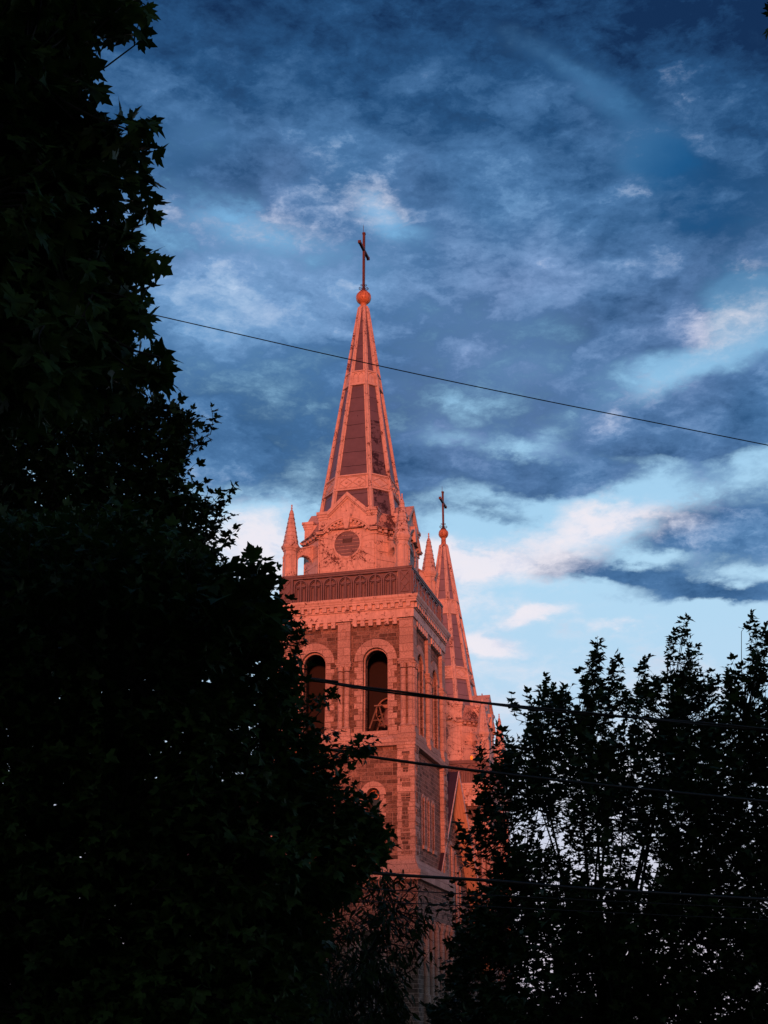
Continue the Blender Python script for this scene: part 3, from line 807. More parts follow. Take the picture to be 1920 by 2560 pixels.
    for i in range(8):
        m = MB(); lps = []
        for z in (zbase, zl_, (zl_ + zn) / 2, zn):
            x, y, _ = oct_loop(af(z), bf(z), z)[i]; rr_ = .135 if z < zn else .07
            L_ = math.hypot(x, y); ux, uy = x / L_, y / L_; fx = lambda r_, t: (ox + x + ux * r_ * math.cos(t) - uy * r_ * math.sin(t), y + uy * r_ * math.cos(t) + ux * r_ * math.sin(t), z)
            sc = .5 + .5 * af(z) / af(zbase) if z < zn else .5
            lps.append([fx(.14 * sc, t) for t in (-1.6, -.9, -.35, .35, .9, 1.6, 2.6, -2.6)])
        m.ring(lps); m.build('rib', M['paint'], spire)
        # flat border beside every rib
    m = MB()
    for f in range(8):
        for z0_, z1_ in ((zbase, top + P['latb']), (zl_, top + P['b1b']), (top + P['b1t'], zn)):
            for side in (0, 1):
                A0, B0 = [Vector(oct_loop(af(z0_), bf(z0_), z0_, ox)[(f + q) % 8]) for q in (0, 1)]
                A1, B1 = [Vector(oct_loop(af(z1_), bf(z1_), z1_, ox)[(f + q) % 8]) for q in (0, 1)]
                if side: A0, B0, A1, B1 = B0, A0, B1, A1
                u0 = (B0 - A0).normalized(); u1 = (B1 - A1).normalized(); l0 = min(.20, (B0 - A0).length * .42); l1 = min(.20, (B1 - A1).length * .42)
                nr = Vector((A0.x + B0.x - 2 * ox, A0.y + B0.y, 0)).normalized() * .012; ni = nr * -4.5
                m.hexa([A0 + nr, A0 + u0 * l0 + nr, A0 + u0 * l0 + ni, A0 + ni], [A1 + nr, A1 + u1 * l1 + nr, A1 + u1 * l1 + ni, A1 + ni])
    m.build('rib_border', M['paint'], spire)
    # lattice band and arcaded band
    def band(z0_, z1_, style, nm):
        m = MB()
        lo_, hi_ = oct_loop(af(z0_) + .02, bf(z0_) + .01, z0_, ox), oct_loop(af(z1_) + .02, bf(z1_) + .01, z1_, ox)
        m.ring([lo_, hi_])
        for z in (z0_, z1_):
            m.ring([oct_loop(af(z - .07) + .03, bf(z) + .01, z - .07, ox), oct_loop(af(z) + .10, bf(z) + .04, z - .05, ox), oct_loop(af(z) + .09, bf(z) + .04, z + .04, ox), oct_loop(af(z) + .02, bf(z), z + .07, ox)])
        for i in range(8):
            A0, B0, A1, B1 = [Vector(q) for q in (lo_[i], lo_[(i + 1) % 8], hi_[i], hi_[(i + 1) % 8])]
            nr = Vector((A0.x + B0.x - 2 * ox, A0.y + B0.y, 0)).normalized() * .03
            def pt(u, v): return (A0.lerp(B0, u)).lerp(A1.lerp(B1, u), v) + nr
            wide = (B0 - A0).length; n = 2 if i % 2 == 1 or True else 1
            n = 2 if wide > 1.9 else 1
            e0 = .12
            if style == 'lattice':
                st = (1 - 2 * e0) / n
                for q in range(n):
                    u0, um, u1 = e0 + q * st, e0 + (q + .5) * st, e0 + (q + 1) * st
                    for a, b in (((u0, .5), (um, .82)), ((um, .82), (u1, .5)), ((u1, .5), (um, .18)), ((um, .18), (u0, .5))): m.tube([pt(*a), pt(*b)], .028, 4)
                    p = pt(um, .5)
                    if n == 2: m.lathe((p.x, p.y), [(.02, p.z - .09), (.085, p.z - .04), (.085, p.z + .04), (.02, p.z + .09)], 8)
                m.tube([pt(e0, .12), pt(1 - e0, .12)], .02, 4); m.tube([pt(e0, .88), pt(1 - e0, .88)], .02, 4)
                m.tube([pt(e0, .12), pt(e0, .88)], .02, 4); m.tube([pt(1 - e0, .12), pt(1 - e0, .88)], .02, 4)
            else:
                n = 2 if wide > 1.0 else 1; st = (1 - 2 * e0 * 1.3) / n
                for q in range(n):
                    uc = e0 * 1.3 + (q + .5) * st; hw_ = st * .42
                    m.tube([pt(uc - hw_ * math.cos(R(t)), .62 + .25 * math.sin(R(t))) for t in range(0, 181, 20)], .026, 4)
                    for sg in (-1, 1): m.tube([pt(uc + sg * hw_, .18), pt(uc + sg * hw_, .62)], .02, 4)
        m.build(nm, M['paint_clean'], spire)
    band(top + P['latb'], zl_, 'lattice', 'lattice_band'); band(top + P['b1b'], top + P['b1t'], 'arcade', 'arcaded_band')
    # ---- ball, cross, scrolls, rod
    br, zb_ = P['br'], top + P['ball']
    m = MB(); m.lathe((ox, 0), [(.34, zn - .06), (.36, zn), (.24, zn + .14), (.22, zb_ - br - .02), (.27, zb_ - br + .04)], 16)
    m.build('neck', M['gilt'], spire, smooth=False)
    m = MB(); m.lathe((ox, 0), [(max(.02, br * math.sin(math.pi * i / 16)), zb_ - br * math.cos(math.pi * i / 16)) for i in range(17)], 28)
    for t in range(0, 180, 30): m.tube([(ox + (br + .004) * math.cos(R(t)) * math.sin(R(s)), (br + .004) * math.sin(R(t)) * math.sin(R(s)), zb_ + (br + .004) * math.cos(R(s))) for s in range(0, 361, 15)], .012, 4)
    m.build('ball', M['gilt'], spire, smooth=True)
    zc0 = zb_ + br; zc1 = top + P['ct']; za = top + P['arm']
    m = MB(); m.lathe((ox, 0), [(.30, zc0 - .14), (.26, zc0 + .03), (.16, zc0 + .12), (.10, zc0 + .4)], 10)
    m.k = 0
    x = ox
    m.box(x - .085, x + .085, -.085, .085, zc0, zc1); m.box(x - .11, x + .11, -.11, .11, zc1 - .12, zc1 + .02)
    aw = P['armw']; m.box(x - .09, x + .09, -aw, aw, za - .09, za + .09); m.box(x - .11, x + .11, -aw - .02, -aw + .1, za - .115, za + .115); m.box(x - .11, x + .11, aw - .1, aw + .02, za - .115, za + .115)
    cs_ = m.build('cross', M['iron'], root)
    m = MB()
    for t in (20, 110, 200, 290):
        c_, s_ = math.cos(R(t)), math.sin(R(t)); pts = []
        for q in range(0, 20):
            th = R(-90 + q * 26); rr_ = .13 * (1 - q / 26)
            pts.append((x + c_ * (.24 + rr_ * math.cos(th)), s_ * (.24 + rr_ * math.cos(th)), zc0 + .25 + rr_ * math.sin(th)))
        m.tube(pts, .022, 5)
        pts = []
        for q in range(0, 16):
            th = R(-90 - q * 26); rr_ = .09 * (1 - q / 22)
            pts.append((x + c_ * (.18 - rr_ * math.cos(th) * -1), s_ * (.18 + rr_ * math.cos(th)), zc0 + .52 + rr_ * math.sin(th)))
        m.tube(pts, .02, 5)
    m.build('scroll', M['dark'], cs_)
    m = MB(); m.lathe((ox - .05, 0), [(.022, zc1 - .2), (.02, top + P['rod'] - .2), (.006, top + P['rod'])], 6); m.build('lightning_rod', M['rod'], cs_)
    return root


t1 = tower(T1P, C1, 'nearer and taller pink lit church tower with open belfry and spire crossed by a wire', True)
d2 = TX * -1.138 + TY * 30.754
C2 = C1 + d2
t2 = tower(T2P, C2, 'farther church tower half hidden by the nearer one and the right hand tree', True)
# small warning lamp glowing on the balustrade of the farther tower
m = MB(); m.lathe((3.15, -4.70), [(.02, 22.9 - .02), (.10, 22.94 + .02), (.12, 22.94 + .14), (.08, 22.94 + .26), (.02, 22.94 + .3)], 10)
lm, ln_, lb = material('lit_lamp_glass'); lb.inputs['Base Color'].default_value = (.8, .2, .02, 1); lb.inputs['Emission Color'].default_value = (1, .20, .01, 1); lb.inputs['Emission Strength'].default_value = 1.1
m.build('lamp', lm, t2)

# ------------------------------------------------------------------ the bell in the right hand opening
def loc(x, y): v = C1 + TX * x + TY * y; return (v.x, v.y)
bx, by = loc(2.45, -3.05)
bell = empty('church_bell', (bx, by, 19.3), -R(ALPHA)); bell.scale = (1.25, 1.25, 1.25); tag(bell, 'bronze bell with its wheel and pale trestle inside the right hand belfry opening', 'bell')
m = MB(); m.lathe((.15, 0), [(.56, .15), (.54, .20), (.44, .34), (.34, .60), (.29, .88), (.24, 1.02), (.10, 1.10), (.02, 1.12)], 24); m.build('bell_body', M['bronze'], bell, smooth=True)
m = MB(); m.tube([(.15, 0, .8), (.15, 0, .18)], .03, 6); m.lathe((.15, 0), [(.02, .05), (.08, .1), (.08, .16), (.02, .22)], 10); m.build('clapper', M['dark'], bell)
m = MB(); m.box(-.35, .65, -.10, .10, 1.12, 1.30); m.lathe((.15, 0), [(.12, 1.30), (.16, 1.4), (.1, 1.5), (.02, 1.54)], 10); m.build('yoke', M['timber'], bell, bevel=.02)
m = MB()
for yy in (-.62, .62):
    m.tube([(-.75, yy, .0), (-.35, yy, 1.12)], .038, 4); m.tube([(.05, yy, .0), (-.25, yy, 1.12)], .038, 4); m.tube([(-.55, yy, .4), (-.1, yy, .4)], .028, 4)
m.box(-.48, -.10, -.72, .72, 1.08, 1.15); m.build('trestle', M['old_wood'], bell)
m = MB(); m.tube([(-.05 + .72 * math.cos(R(t)), .75, 1.12 + .72 * math.sin(R(t))) for t in range(0, 361, 12)], .035, 5)
for t in range(0, 360, 60): m.tube([(-.05, .75, 1.12), (-.05 + .72 * math.cos(R(t + 20)), .75, 1.12 + .72 * math.sin(R(t + 20)))], .028, 4)
m.build('wheel', M['timber'], bell)

# ------------------------------------------------------------------ nave between the towers: gable wall, roof, soffit
nv = empty('church_nave', (C1.x, C1.y, 0), -R(ALPHA)); tag(nv, 'church front between the two towers with steep dark roof and yellow boarded eaves', 'church front')
XV, XW = 4.60, 3.72
yA, zA = 8.336, 18.645
sl1, sl2 = 1.2625, 1.12
yl, yr = yA - 6.2, yA + 12.0
m = MB()
wz = lambda y: zA - .25 - (sl1 * (yA - y) if y < yA else sl2 * (y - yA))
def wall_outline(): return [(4.4, 0), (4.4, wz(4.4)), (yA, wz(yA)), (24.4, max(wz(24.4), .3)), (24.4, 0)]
m.k = 1; m.poly(wall_outline(), XW - .6, XW); wl = m.build('gable_wall', M['stone'], nv)
for i, yy in enumerate((7.6, 8.9, 10.2, 11.5)):
    hgt = (12.2, 13.4, 12.9, 12.0)[i]
    m = MB(); m.k = 1; m.arc(yy, hgt, .36, .58, 0, 180, XW - .05, XW + .12, 14)
    for sg in (-1, 1): m.box(*sorted((yy + sg * .36, yy + sg * .58)), XW - .05, XW + .12, 8.5, hgt)
    m.box(yy - .62, yy + .62, XW - .05, XW + .2, 8.3, 8.5)
    wd = m.build('window', M['ashlar'], wl, bevel=.015)
    m = MB(); m.k = 1; m.poly([(yy - .36, 8.5), (yy + .36, 8.5)] + arch_pts(yy, .36, hgt), XW, XW + .02); m.build('pane', M['glass'], wl)
m = MB()                                                 # roof slabs
def slab(y0, z0, y1, z1, x0, x1, th):
    m.hexa([(x0, y0, z0 - th), (x1, y0, z0 - th), (x1, y1, z1 - th), (x0, y1, z1 - th)], [(x0, y0, z0), (x1, y0, z0), (x1, y1, z1), (x0, y1, z1)])
slab(yl, zA - sl1 * (yA - yl), yA, zA, -16, XV - .03, .16)
slab(yA, zA, yr, zA - sl2 * (yr - yA), -16, XV - .03, .16)
m.build('roof', M['slate'], nv)
m = MB()
m.hexa([(XV - .03, yl, zA - sl1 * (yA - yl) - .10), (XV + .03, yl, zA - sl1 * (yA - yl) - .10), (XV + .03, yA, zA - .10), (XV - .03, yA, zA - .10)],
       [(XV - .03, yl, zA - sl1 * (yA - yl) + .03), (XV + .03, yl, zA - sl1 * (yA - yl) + .03), (XV + .03, yA, zA + .03), (XV - .03, yA, zA + .03)])
m.hexa([(XV - .03, yA, zA - .22), (XV + .03, yA, zA - .22), (XV + .03, yr, zA - sl2 * (yr - yA) - .22), (XV - .03, yr, zA - sl2 * (yr - yA) - .22)],
       [(XV - .03, yA, zA + .02), (XV + .03, yA, zA + .02), (XV + .03, yr, zA - sl2 * (yr - yA) + .02), (XV - .03, yr, zA - sl2 * (yr - yA) + .02)])
m.build('verge', M['verge'], nv)
m = MB()
def slab2(y0, z0, y1, z1, x0, x1, t0, t1_):
    m.hexa([(x0, y0, z0 - t1_), (x1, y0, z0 - t1_), (x1, y1, z1 - t1_), (x0, y1, z1 - t1_)], [(x0, y0, z0 - t0), (x1, y0, z0 - t0), (x1, y1, z1 - t0), (x0, y1, z1 - t0)])
slab2(yA + .02, zA, yr, zA - sl2 * (yr - yA), XW + .002, XV - .035, .165, .21); slab2(yl, zA - sl1 * (yA - yl), yA, zA, XW + .002, XV - .035, .165, .19)
m.build('soffit', M['soffit'], nv)

# ------------------------------------------------------------------ lower porch work at the foot of the near tower
m = MB()
for a in (-3.2, -1.9, -.5, .9, 2.3, 3.6):
    m.k = 1; x, y, _ = m.T(a, 4.86, 0); m.lathe((x, y), [(.24, 0), (.24, 3.6), (.17, 3.7), (.17, 7.4), (.26, 7.6), (.26, 7.9)], 12)
m.build('engaged_column', M['ashlar'], t1)
for c in (-1.9, 1.9):
    m = MB(); m.k = 0; m.arc(c, 6.6, .62, .95, 0, 180, 4.70, 4.84, 16)
    for sg in (-1, 1): m.box(*sorted((c + sg * .62, c + sg * .95)), 4.70, 4.84, 2.6, 6.6)
    wd = m.build('window', M['ashlar'], t1)
    m = MB(); m.k = 0; m.poly([(c - .62, 2.6), (c + .62, 2.6)] + arch_pts(c, .62, 6.6), 4.70, 4.76); m.build('pane', M['glass'], wd)
    m = MB(); m.k = 0
    for a in (-.6, -.2, .2, .56): m.box(c + a, c + a + .05, 4.76, 4.80, 2.6, 6.6)
    for z in (2.7, 3.6, 4.5, 5.4, 6.3): m.box(c - .6, c + .6, 4.765, 4.795, z, z + .05)
    m.build('frame', M['frame'], wd)

# ------------------------------------------------------------------ overhead wires
def wire(name, label, pts, Yl, Yr, r, twist=0, ext=14):
    P = [at(px, py, Yl + (Yr - Yl) * (px - 300) / 1620) for px, py in pts]
    P = [Vector(p) for p in P]
    a = P[0] + (P[0] - P[1]).normalized() * ext; b = P[-1] + (P[-1] - P[-2]).normalized() * ext
    P = [a] + P + [b]
    # resample smoothly
    out = []
    for i in range(len(P) - 1):
        p0, p1, p2, p3 = P[max(i - 1, 0)], P[i], P[i + 1], P[min(i + 2, len(P) - 1)]
        for q in range(16):
            t = q / 16; out.append(.5 * ((2 * p1) + (p2 - p0) * t + (2 * p0 - 5 * p1 + 4 * p2 - p3) * t * t + (3 * p1 - p0 - 3 * p2 + p3) * t ** 3))
    out.append(P[-1])
    m = MB()
    if twist:
        for ph in (0, math.pi):
            acc_, pts2 = 0, []
            for i, p in enumerate(out):
                if i: acc_ += (p - out[i - 1]).length
                th = acc_ * 1.6 + ph; pts2.append(p + Vector((0, math.cos(th), math.sin(th))) * r * .62)
            m.tube(pts2, r * .62, 7)
    else: m.tube(out, r, 7)
    o = m.build(name, M['cable'], None, smooth=True); tag(o, label, 'cable', 'overhead wires along the street'); return o
wire('overhead_wire', 'thin single wire highest of all, crossing in front of the spire', [(300, 768), (868, 897), (1300, 989), (1920, 1113)], 15, 15.6, .0068)
wire('overhead_cable', 'thick twisted cable crossing the belfry openings', [(560, 1672), (764, 1697), (911, 1720), (1160, 1751), (1397, 1777), (1920, 1824)], 14.6, 15.8, .021, 1)
wire('overhead_cable', 'thick cable crossing below the belfry sill and the base of the far tower', [(640, 1848), (825, 1874), (922, 1891), (1160, 1923), (1530, 1965), (1920, 2004)], 14.6, 15.8, .0175)
wire('overhead_cable', 'low thick cable crossing at the string course near the foot of the tower', [(700, 2163), (885, 2178), (996, 2187.5), (1240, 2202.6), (1485, 2222.7), (1920, 2249)], 14.6, 15.8, .018)
wire('overhead_wire', 'thin wire close under the lowest thick cable', [(700, 2212), (1035, 2228), (1240, 2239), (1920, 2272)], 15.2, 16.4, .0062)
wire('overhead_wire', 'lowest thin wire mostly hidden in the foliage', [(700, 2242), (1005, 2258), (1095, 2261), (1920, 2300)], 15.2, 16.4, .0062)

# ------------------------------------------------------------------ trees
HALF = [(0, 0), (.10, -.05), (.30, -.12), (.27, .04), (.40, .06), (.62, .16), (.50, .25), (.60, .36), (.72, .58), (.50, .50), (.38, .52), (.22, .42), (.25, .60), (.32, .70), (.17, .74), (.12, .86), (0, 1.08)]
HALF_S = [(0, 0), (.28, -.10), (.30, .06), (.60, .20), (.66, .54), (.38, .48), (.24, .44), (.27, .68), (.13, .78), (0, 1.05)]
HALF_N = [(0, 0), (.11, .25), (.13, .5), (.08, .8), (0, 1.05)]


def leaf_template(half):
    pts = half + [(-x, y) for x, y in half[-2:0:-1]]
    P = [(0, .32, .02)] + [(x, y, .16 * abs(x) - .10 * y * y) for x, y in pts]
    n = len(pts); tris = [(0, i + 1, (i + 1) % n + 1) for i in range(n)]
    return np.array(P, float), np.array(tris, int)


def leaves_mesh(name, mat, parent, pos, direc, up, size, half):
    P, T = leaf_template(half); N = len(pos)
    d = direc / np.linalg.norm(direc, axis=1, keepdims=True)
    x = np.cross(d, up); x /= np.linalg.norm(x, axis=1, keepdims=True) + 1e-9; z = np.cross(x, d)
    asp = 1 + .25 * rng.standard_normal((N, 1, 1)).clip(-1, 1)
    V = (P[None, :, 0:1] * x[:, None, :] * asp + P[None, :, 1:2] * d[:, None, :] + P[None, :, 2:3] * z[:, None, :] * (rng.random((N, 1, 1)) * 4.6 - .8)) * size[:, None, None] + pos[:, None, :]
    V = V.reshape(-1, 3); F = (T[None] + (np.arange(N) * len(P))[:, None, None]).reshape(-1, 3)
    me = bpy.data.meshes.new(name); me.vertices.add(len(V)); me.vertices.foreach_set('co', V.ravel().astype(np.float32))
    me.loops.add(F.size); me.loops.foreach_set('vertex_index', F.ravel().astype(np.int32))
    me.polygons.add(len(F)); me.polygons.foreach_set('loop_start', np.arange(0, F.size, 3, dtype=np.int32)); me.polygons.foreach_set('loop_total', np.full(len(F), 3, dtype=np.int32))
    me.update(calc_edges=True); me.validate(); me.materials.append(mat)
    o = bpy.data.objects.new(name, me); C.objects.link(o); o.parent = parent
    return o


def inside(poly, x, y):
    n = len(poly); c = False; j = n - 1
    for i in range(n):
        xi, yi = poly[i]; xj, yj = poly[j]
        if (yi > y) != (yj > y) and x < (xj - xi) * (y - yi) / (yj - yi) + xi: c = not c
        j = i
    return c


S = 1920 / 1659.0


def tree(name, label, cat, base_xy, tips, centre, leaf_size, spray_len, nleaf, half, mat, trunk_r, limb_n=14, up_bias=.5, droop=.5, limb_r=.035, petiole=.35, jitter=.55, big=()):
    """tips: world points where sprays end. Each spray grows outward from the crown centre and carries pairs of leaves;
    limbs run from the trunk to groups of sprays."""
    root = empty(name, (base_xy[0], base_xy[1], 0)); tag(root, label, cat, 'trees in front of the church')
    n_small = len(tips); tips = list(tips) + list(big)
    b = np.array([base_xy[0], base_xy[1], 0.0]); tips = np.array(tips); centre = np.array(centre)
    rel = np.array([b[0], b[1], 0])
    # limbs: cluster tips
    K = min(limb_n, len(tips)); idx = rng.choice(len(tips), K, replace=False); cen = tips[idx]
    for _ in range(6):
        dd = ((tips[:, None] - cen[None]) ** 2).sum(2); own = dd.argmin(1)
        cen = np.array([tips[own == k].mean(0) if (own == k).any() else cen[k] for k in range(K)])
    m = MB()
    h0 = centre[2] * .45
    topz = max(centre[2], h0 + 1)
    trunk_top = np.array([centre[0], centre[1], topz])
    def bez(p0, p1, p2, n=8): return [(1 - t) ** 2 * p0 + 2 * t * (1 - t) * p1 + t * t * p2 for t in np.linspace(0, 1, n)]
    tr = bez(b * 1.0, np.array([b[0], b[1], h0]), trunk_top, 10)
    m.tube([Vector(p - rel) for p in tr], trunk_r, 10, trunk_r * .35)
    nodes = []
    for k in range(K):
        q = rng.uniform(.35, .95); s_ = tr[int(q * 9)]
        end = cen[k] * .88 + trunk_top * .12
        mid = (s_ + end) / 2; mid[2] -= .12 * np.linalg.norm(end - s_) * -1 if end[2] > s_[2] else 0
        pl = bez(s_, mid + rng.normal(0, .15, 3), end, 9); m.tube([Vector(p - rel) for p in pl], trunk_r * .30, 6, limb_r * .5)
        nodes.append(np.array(pl))
    pos, dr, up, sz = [], [], [], []
    for i, t in enumerate(tips):
        out = t - centre; out /= np.linalg.norm(out) + 1e-6
        d = out * .7 + np.array([0, 0, up_bias]) + rng.normal(0, .30, 3); d /= np.linalg.norm(d)
        L = spray_len * rng.uniform(.7, 1.25); s0 = t - d * L
        pl = nodes[own[i]]; j = ((pl[3:] - s0) ** 2).sum(1).argmin() + 3; a = pl[j]
        m.tube([Vector(p - rel) for p in bez(a, (a + s0) / 2 + rng.normal(0, .06, 3), s0, 5)], limb_r * .5, 4, limb_r * .3)
        bend = rng.normal(0, .10, 3) * L
        tw = bez(s0, (s0 + t) / 2 + bend, t, 6); m.tube([Vector(p - rel) for p in tw], limb_r * .28, 4, limb_r * .12)
        n = max(3, int(nleaf * rng.uniform(.7, 1.3)))
        side0 = np.cross(d, [0, 0, 1.0]); side0 /= np.linalg.norm(side0) + 1e-6
        for q in range(n):
            f = ((q // 2) * 2 + 1.0) / (n + .5); f = min(f, 1); p = s0 + (t - s0) * f + bend * 2 * f * (1 - f)
            s = 1 if q % 2 else -1
            th = rng.uniform(-.8, .8) + (math.pi / 2 if (q // 2) % 2 else 0) * rng.uniform(0, 1)
            sv = side0 * math.cos(th) + np.cross(side0, d) * math.sin(th)
            ld = sv * s * .9 + d * .5 + np.array([0, 0, -droop]) + rng.normal(0, .35, 3)
            if q >= n - 1: ld = d + np.array([0, 0, -droop * .6]) + rng.normal(0, .2, 3)
            ld /= np.linalg.norm(ld)
            size = leaf_size * rng.uniform(.5, 1.22) * (1.75 if i >= n_small else 1)
            pp = p + (sv * s * .8 + d * .3) * size * petiole * rng.uniform(.6, 1.4)
            u = np.array([0, 0, 1.0]) + rng.normal(0, jitter, 3)
            pos.append(pp - rel); dr.append(ld); up.append(u); sz.append(size)
    m.build('trunk', M['bark'], root)
    cr_ = leaves_mesh('crown', mat, root, np.array(pos), np.array(dr), np.array(up), np.array(sz), half)
    return root, len(pos)


def fill(poly, n, Y, thick, grad=None):
    """points filling a crown: the outline gives its height and width at distance Y, thick its depth (rounded off towards the edge)"""
    xs = [p[0] for p in poly]; ys = [p[1] for p in poly]; out = []
    P2 = np.array(poly, float)
    while len(out) < n:
        x, y = rng.uniform(min(xs), max(xs)), rng.uniform(min(ys), max(ys))
        if not inside(poly, x, y): continue
        if grad and rng.random() > grad(x, y): continue
        dm = np.sqrt(((P2 - [x, y]) ** 2).sum(1)).min(); k = min(1, .25 + dm / 250)
        out.append(at(x, y, Y + rng.uniform(-.5, .5) * thick * k))
    return out


sc = lambda L: [(x * S, y * S) for x, y in L]
NL = 0
# near maple whose big leaves hang in from the upper left
polyA = sc([(-330, -260), (150, -260), (285, -40), (268, 30), (215, 62), (178, 118), (165, 215), (120, 262), (185, 300), (262, 292), (318, 290), (312, 350), (285, 430), (262, 500), (285, 560), (310, 580), (285, 640), (260, 690), (275, 745), (315, 790), (305, 830), (240, 900), (-300, 950)])
gA = lambda x, y: 1.0 if x < 120 * S else .75
tipsA = fill(polyA, 1250, 7.6, 2.6, gA)
for (x, y) in sc([(318, 15), (306, 42), (288, 20), (233, 68), (196, 130), (183, 215), (188, 170), (340, 268), (318, 262), (288, 270), (250, 285), (326, 320), (318, 372), (306, 400), (284, 460), (304, 468), (274, 500), (346, 560), (324, 548), (319, 590), (309, 625), (299, 660), (296, 700), (319, 722), (359, 785), (366, 815), (344, 830), (324, 775)]):
    tipsA.append(at(x, y, 7.4 + rng.uniform(-.4, .4)))
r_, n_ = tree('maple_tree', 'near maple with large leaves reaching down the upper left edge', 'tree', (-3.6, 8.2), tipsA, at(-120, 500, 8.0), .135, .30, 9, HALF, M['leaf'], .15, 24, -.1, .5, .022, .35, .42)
NL += n_
# smaller leaved maple behind it, its top against the sky left of the spire
polyB = sc([(-100, 760), (300, 800), (372, 870), (425, 890), (430, 930), (395, 975), (405, 1030), (435, 1080), (470, 1075), (480, 1100), (475, 1160), (490, 1200), (540, 1260), (600, 1400), (-100, 1500)])
tipsB = fill(polyB, 2000, 17.5, 4.0)
for (x, y) in sc([(455, 878), (440, 900), (452, 935), (415, 878), (385, 865), (430, 960), (425, 1000), (510, 1042), (500, 1060), (478, 1062), (508, 1110), (515, 1140), (505, 1165), (450, 1060), (440, 1038)]):
    tipsB.append(at(x, y, 17 + rng.uniform(-.5, .5)))
r_, n_ = tree('maple_tree', 'dense small leaved maple whose top ends against the cloud left of the spire', 'tree', (-4.6, 18.0), tipsB, at(150, 1500, 18.0), .125, .42, 10, HALF_S, M['leaf2'], .16, 26, .35, .4, .022, .35, .4)
NL += n_
# the big dark maple filling the lower left in front of the tower
polyC = sc([(-250, 1120), (300, 1080), (470, 1210), (530, 1225), (565, 1235), (580, 1265), (600, 1310), (630, 1350), (622, 1400), (635, 1450), (640, 1490), (655, 1530), (680, 1560), (705, 1600), (710, 1650), (740, 1700), (800, 1735), (838, 1790), (832, 1845), (790, 1885), (740, 1950), (700, 2080), (690, 2350), (-250, 2350)])
tipsC = fill(polyC, 5600, 12.0, 3.6)
for (x, y) in sc([(560, 1192), (545, 1188), (530, 1195), (598, 1222), (612, 1262), (618, 1290), (628, 1312), (655, 1335), (660, 1350), (642, 1378), (634, 1410), (640, 1440), (655, 1470), (690, 1500), (715, 1492), (722, 1500), (740, 1580), (780, 1588), (812, 1600), (800, 1612), (765, 1622), (745, 1615), (700, 1570), (755, 1660), (778, 1688), (830, 1742), (815, 1770), (845, 1792), (850, 1830), (832, 1850), (805, 1720), (760, 1700), (640, 1500), (660, 1545), (720, 1600), (790, 1600)]):
    tipsC.append(at(x, y, 11.8 + rng.uniform(-.5, .5)))
bigC = [at(x, y, 10.6 + rng.uniform(-.3, .3)) for x, y in sc([(562, 1208), (566, 1236), (580, 1262), (540, 1255), (530, 1275), (570, 1295), (530, 1300), (490, 1290), (575, 1322), (530, 1345), (480, 1330), (440, 1340), (400, 1280), (330, 1300), (350, 1240), (460, 1240), (500, 1225), (300, 1400), (420, 1420), (380, 1500), (250, 1480)])]
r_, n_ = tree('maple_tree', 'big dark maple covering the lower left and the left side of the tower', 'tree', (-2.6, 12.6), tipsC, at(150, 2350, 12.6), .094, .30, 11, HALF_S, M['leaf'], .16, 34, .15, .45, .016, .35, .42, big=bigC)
NL += n_
# feathery shrub tree in front of the foot of the tower
polyD = sc([(640, 1880), (760, 1880), (840, 1880), (870, 1895), (905, 1925), (930, 1970), (925, 2030), (900, 2080), (890, 2150), (860, 2300), (560, 2350), (600, 2000)])
tipsD = fill(polyD, 520, 21.0, 3.0, lambda x, y: .55 + .45 * min(1, abs(y - 2250) / 250))
for (x, y) in sc([(865, 1878), (880, 1888), (915, 1905), (935, 1955), (940, 1990), (930, 2050), (820, 1850), (850, 1905)]): tipsD.append(at(x, y, 20.8))
r_, n_ = tree('ash_tree', 'feathery narrow leaved ash in front of the foot of the tower', 'tree', (-1.2, 22.0), tipsD, at(860, 2520, 22.0), .16, .34, 13, HALF_N, M['leaf2'], .12, 20, .05, 1.1, .022)
NL += n_
# the maple on the right with its leading shoots
polyE = sc([(1010, 1790), (1040, 1700), (1060, 1640), (1100, 1610), (1150, 1545), (1150, 1500), (1200, 1480), (1265, 1470), (1290, 1430), (1340, 1470), (1395, 1450), (1440, 1470), (1455, 1420), (1490, 1430), (1540, 1475), (1600, 1470), (1640, 1500), (1760, 1440), (1800, 2350), (900, 2350), (905, 2180), (960, 2090), (985, 1990), (1010, 1920), (1060, 1880), (1040, 1830)])
def gE(x, y):
    v = .8
    for cx_, cy_, r0 in ((1355, 2050, 90), (1560, 2140, 120), (1390, 2320, 70), (1700, 2300, 60)):
        d_ = math.hypot(x - cx_, (y - cy_) * 1.2) / r0
        v *= 1 - .80 * math.exp(-d_ * d_)
    if y > 2200: v = 1
    if y < 1800: v *= .66
    if x > 1650: v = min(1, v * 1.3)
    return min(v, 1)
tipsE = fill(polyE, 3900, 19.0, 5.0, gE)
z3_ = lambda x, y: (1100 + x * .4943, 1500 + y * .4943)
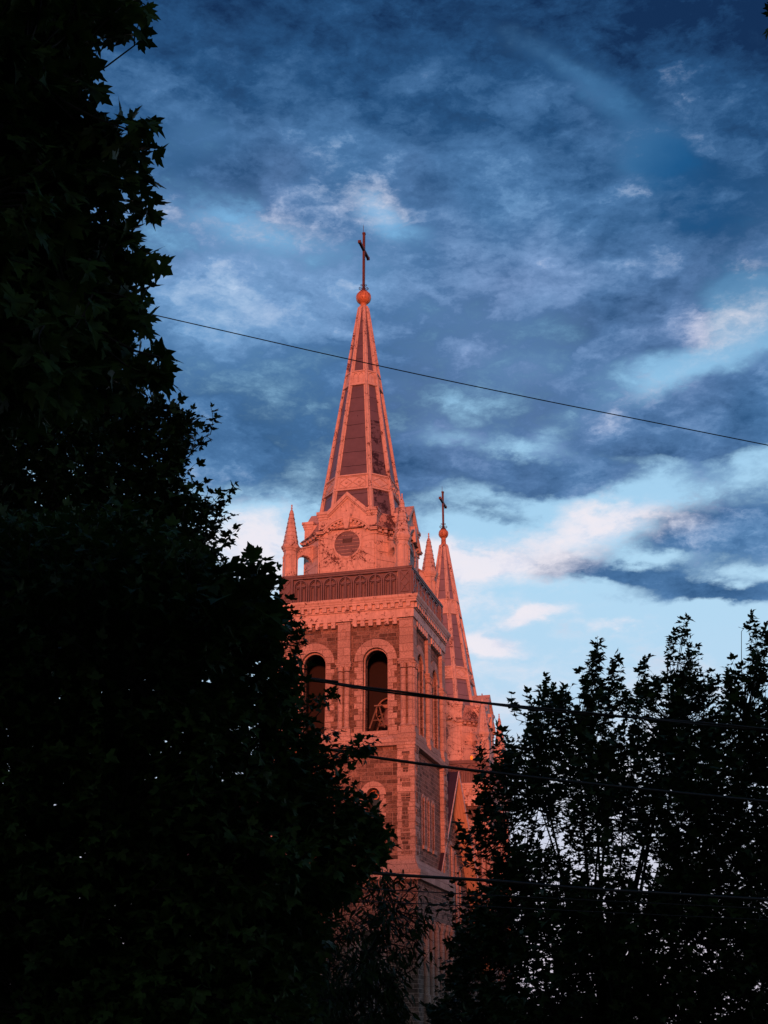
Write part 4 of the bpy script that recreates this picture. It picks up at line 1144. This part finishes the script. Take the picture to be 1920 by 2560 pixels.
LEAD = [(360, 458, 60), (440, 452, 110), (540, 350, 150), (715, 322, 130), (795, 160, 230), (900, 242, 170), (1035, 258, 190), (1240, 66, 300), (1300, 196, 200), (1468, 278, 160), (1520, 304, 120), (1585, 40, 330), (1640, 100, 280), (620, 420, 60), (200, 705, 60), (300, 610, 120), (335, 690, 60), (205, 790, 60), (430, 680, 40), (90, 1092, 40), (110, 1130, 60), (95, 1200, 40), (150, 1250, 40), (80, 1365, 50), (20, 1480, 40), (30, 1700, 30), (70, 1590, 30), (0, 1800, 20), (180, 880, 50), (210, 990, 50), (1150, 330, 80), (1380, 330, 80), (1180, 140, 120), (860, 330, 60), (1090, 360, 60), (1600, 250, 120), (1655, 300, 100), (1450, 350, 60), (760, 250, 90)]
for x, y, ln2 in LEAD:
    n = max(1, int(ln2 / 34)); tiltx = rng.uniform(-.12, .12); Yd = 19 + rng.uniform(-1, 1)
    for q in range(n + 1):
        px, py = z3_(x + tiltx * 34 * q + (rng.uniform(-1, 1) * 26 * min(1, q / 2.0)), y + 34 * q)
        tipsE.append(at(px, py + 10, Yd + rng.uniform(-.25, .25)))
r_, n_ = tree('maple_tree', 'maple with upright leading shoots covering the lower right and the far tower', 'tree', (3.1, 20.0), tipsE, at(1500, 2500, 20.0), .108, .36, 11, HALF_S, M['leaf2'], .13, 44, .8, .35, .015, .35, .22)
NL += n_
# maple out of frame on the right, one twig reaching into the top right corner
tipsF = [at(x, y, 7.2 + rng.uniform(-.2, .2)) for x, y in [(1928, 8), (1926, 32), (1940, 52), (1960, 0), (1990, 40), (1960, -60), (2020, -40), (2060, 60), (2100, -80), (2100, 0), (2150, 60), (2200, -40), (2040, 130), (2140, 160), (2230, 120)]]
tipsF += fill([(2090, -500), (2500, -900), (3200, -700), (3500, 200), (3300, 1200), (2700, 1500), (2250, 1200), (2120, 500)], 750, 8.5, 3.2)
r_, n_ = tree('maple_tree', 'maple outside the frame with one leafy twig in the top right corner', 'tree', (4.4, 8.7), tipsF, at(2750, 500, 8.6), .12, .3, 8, HALF, M['leaf'], .14, 16, .1, .4, .02, .35, .42)
NL += n_
print('leaves', NL, 'objects', len(bpy.data.objects))
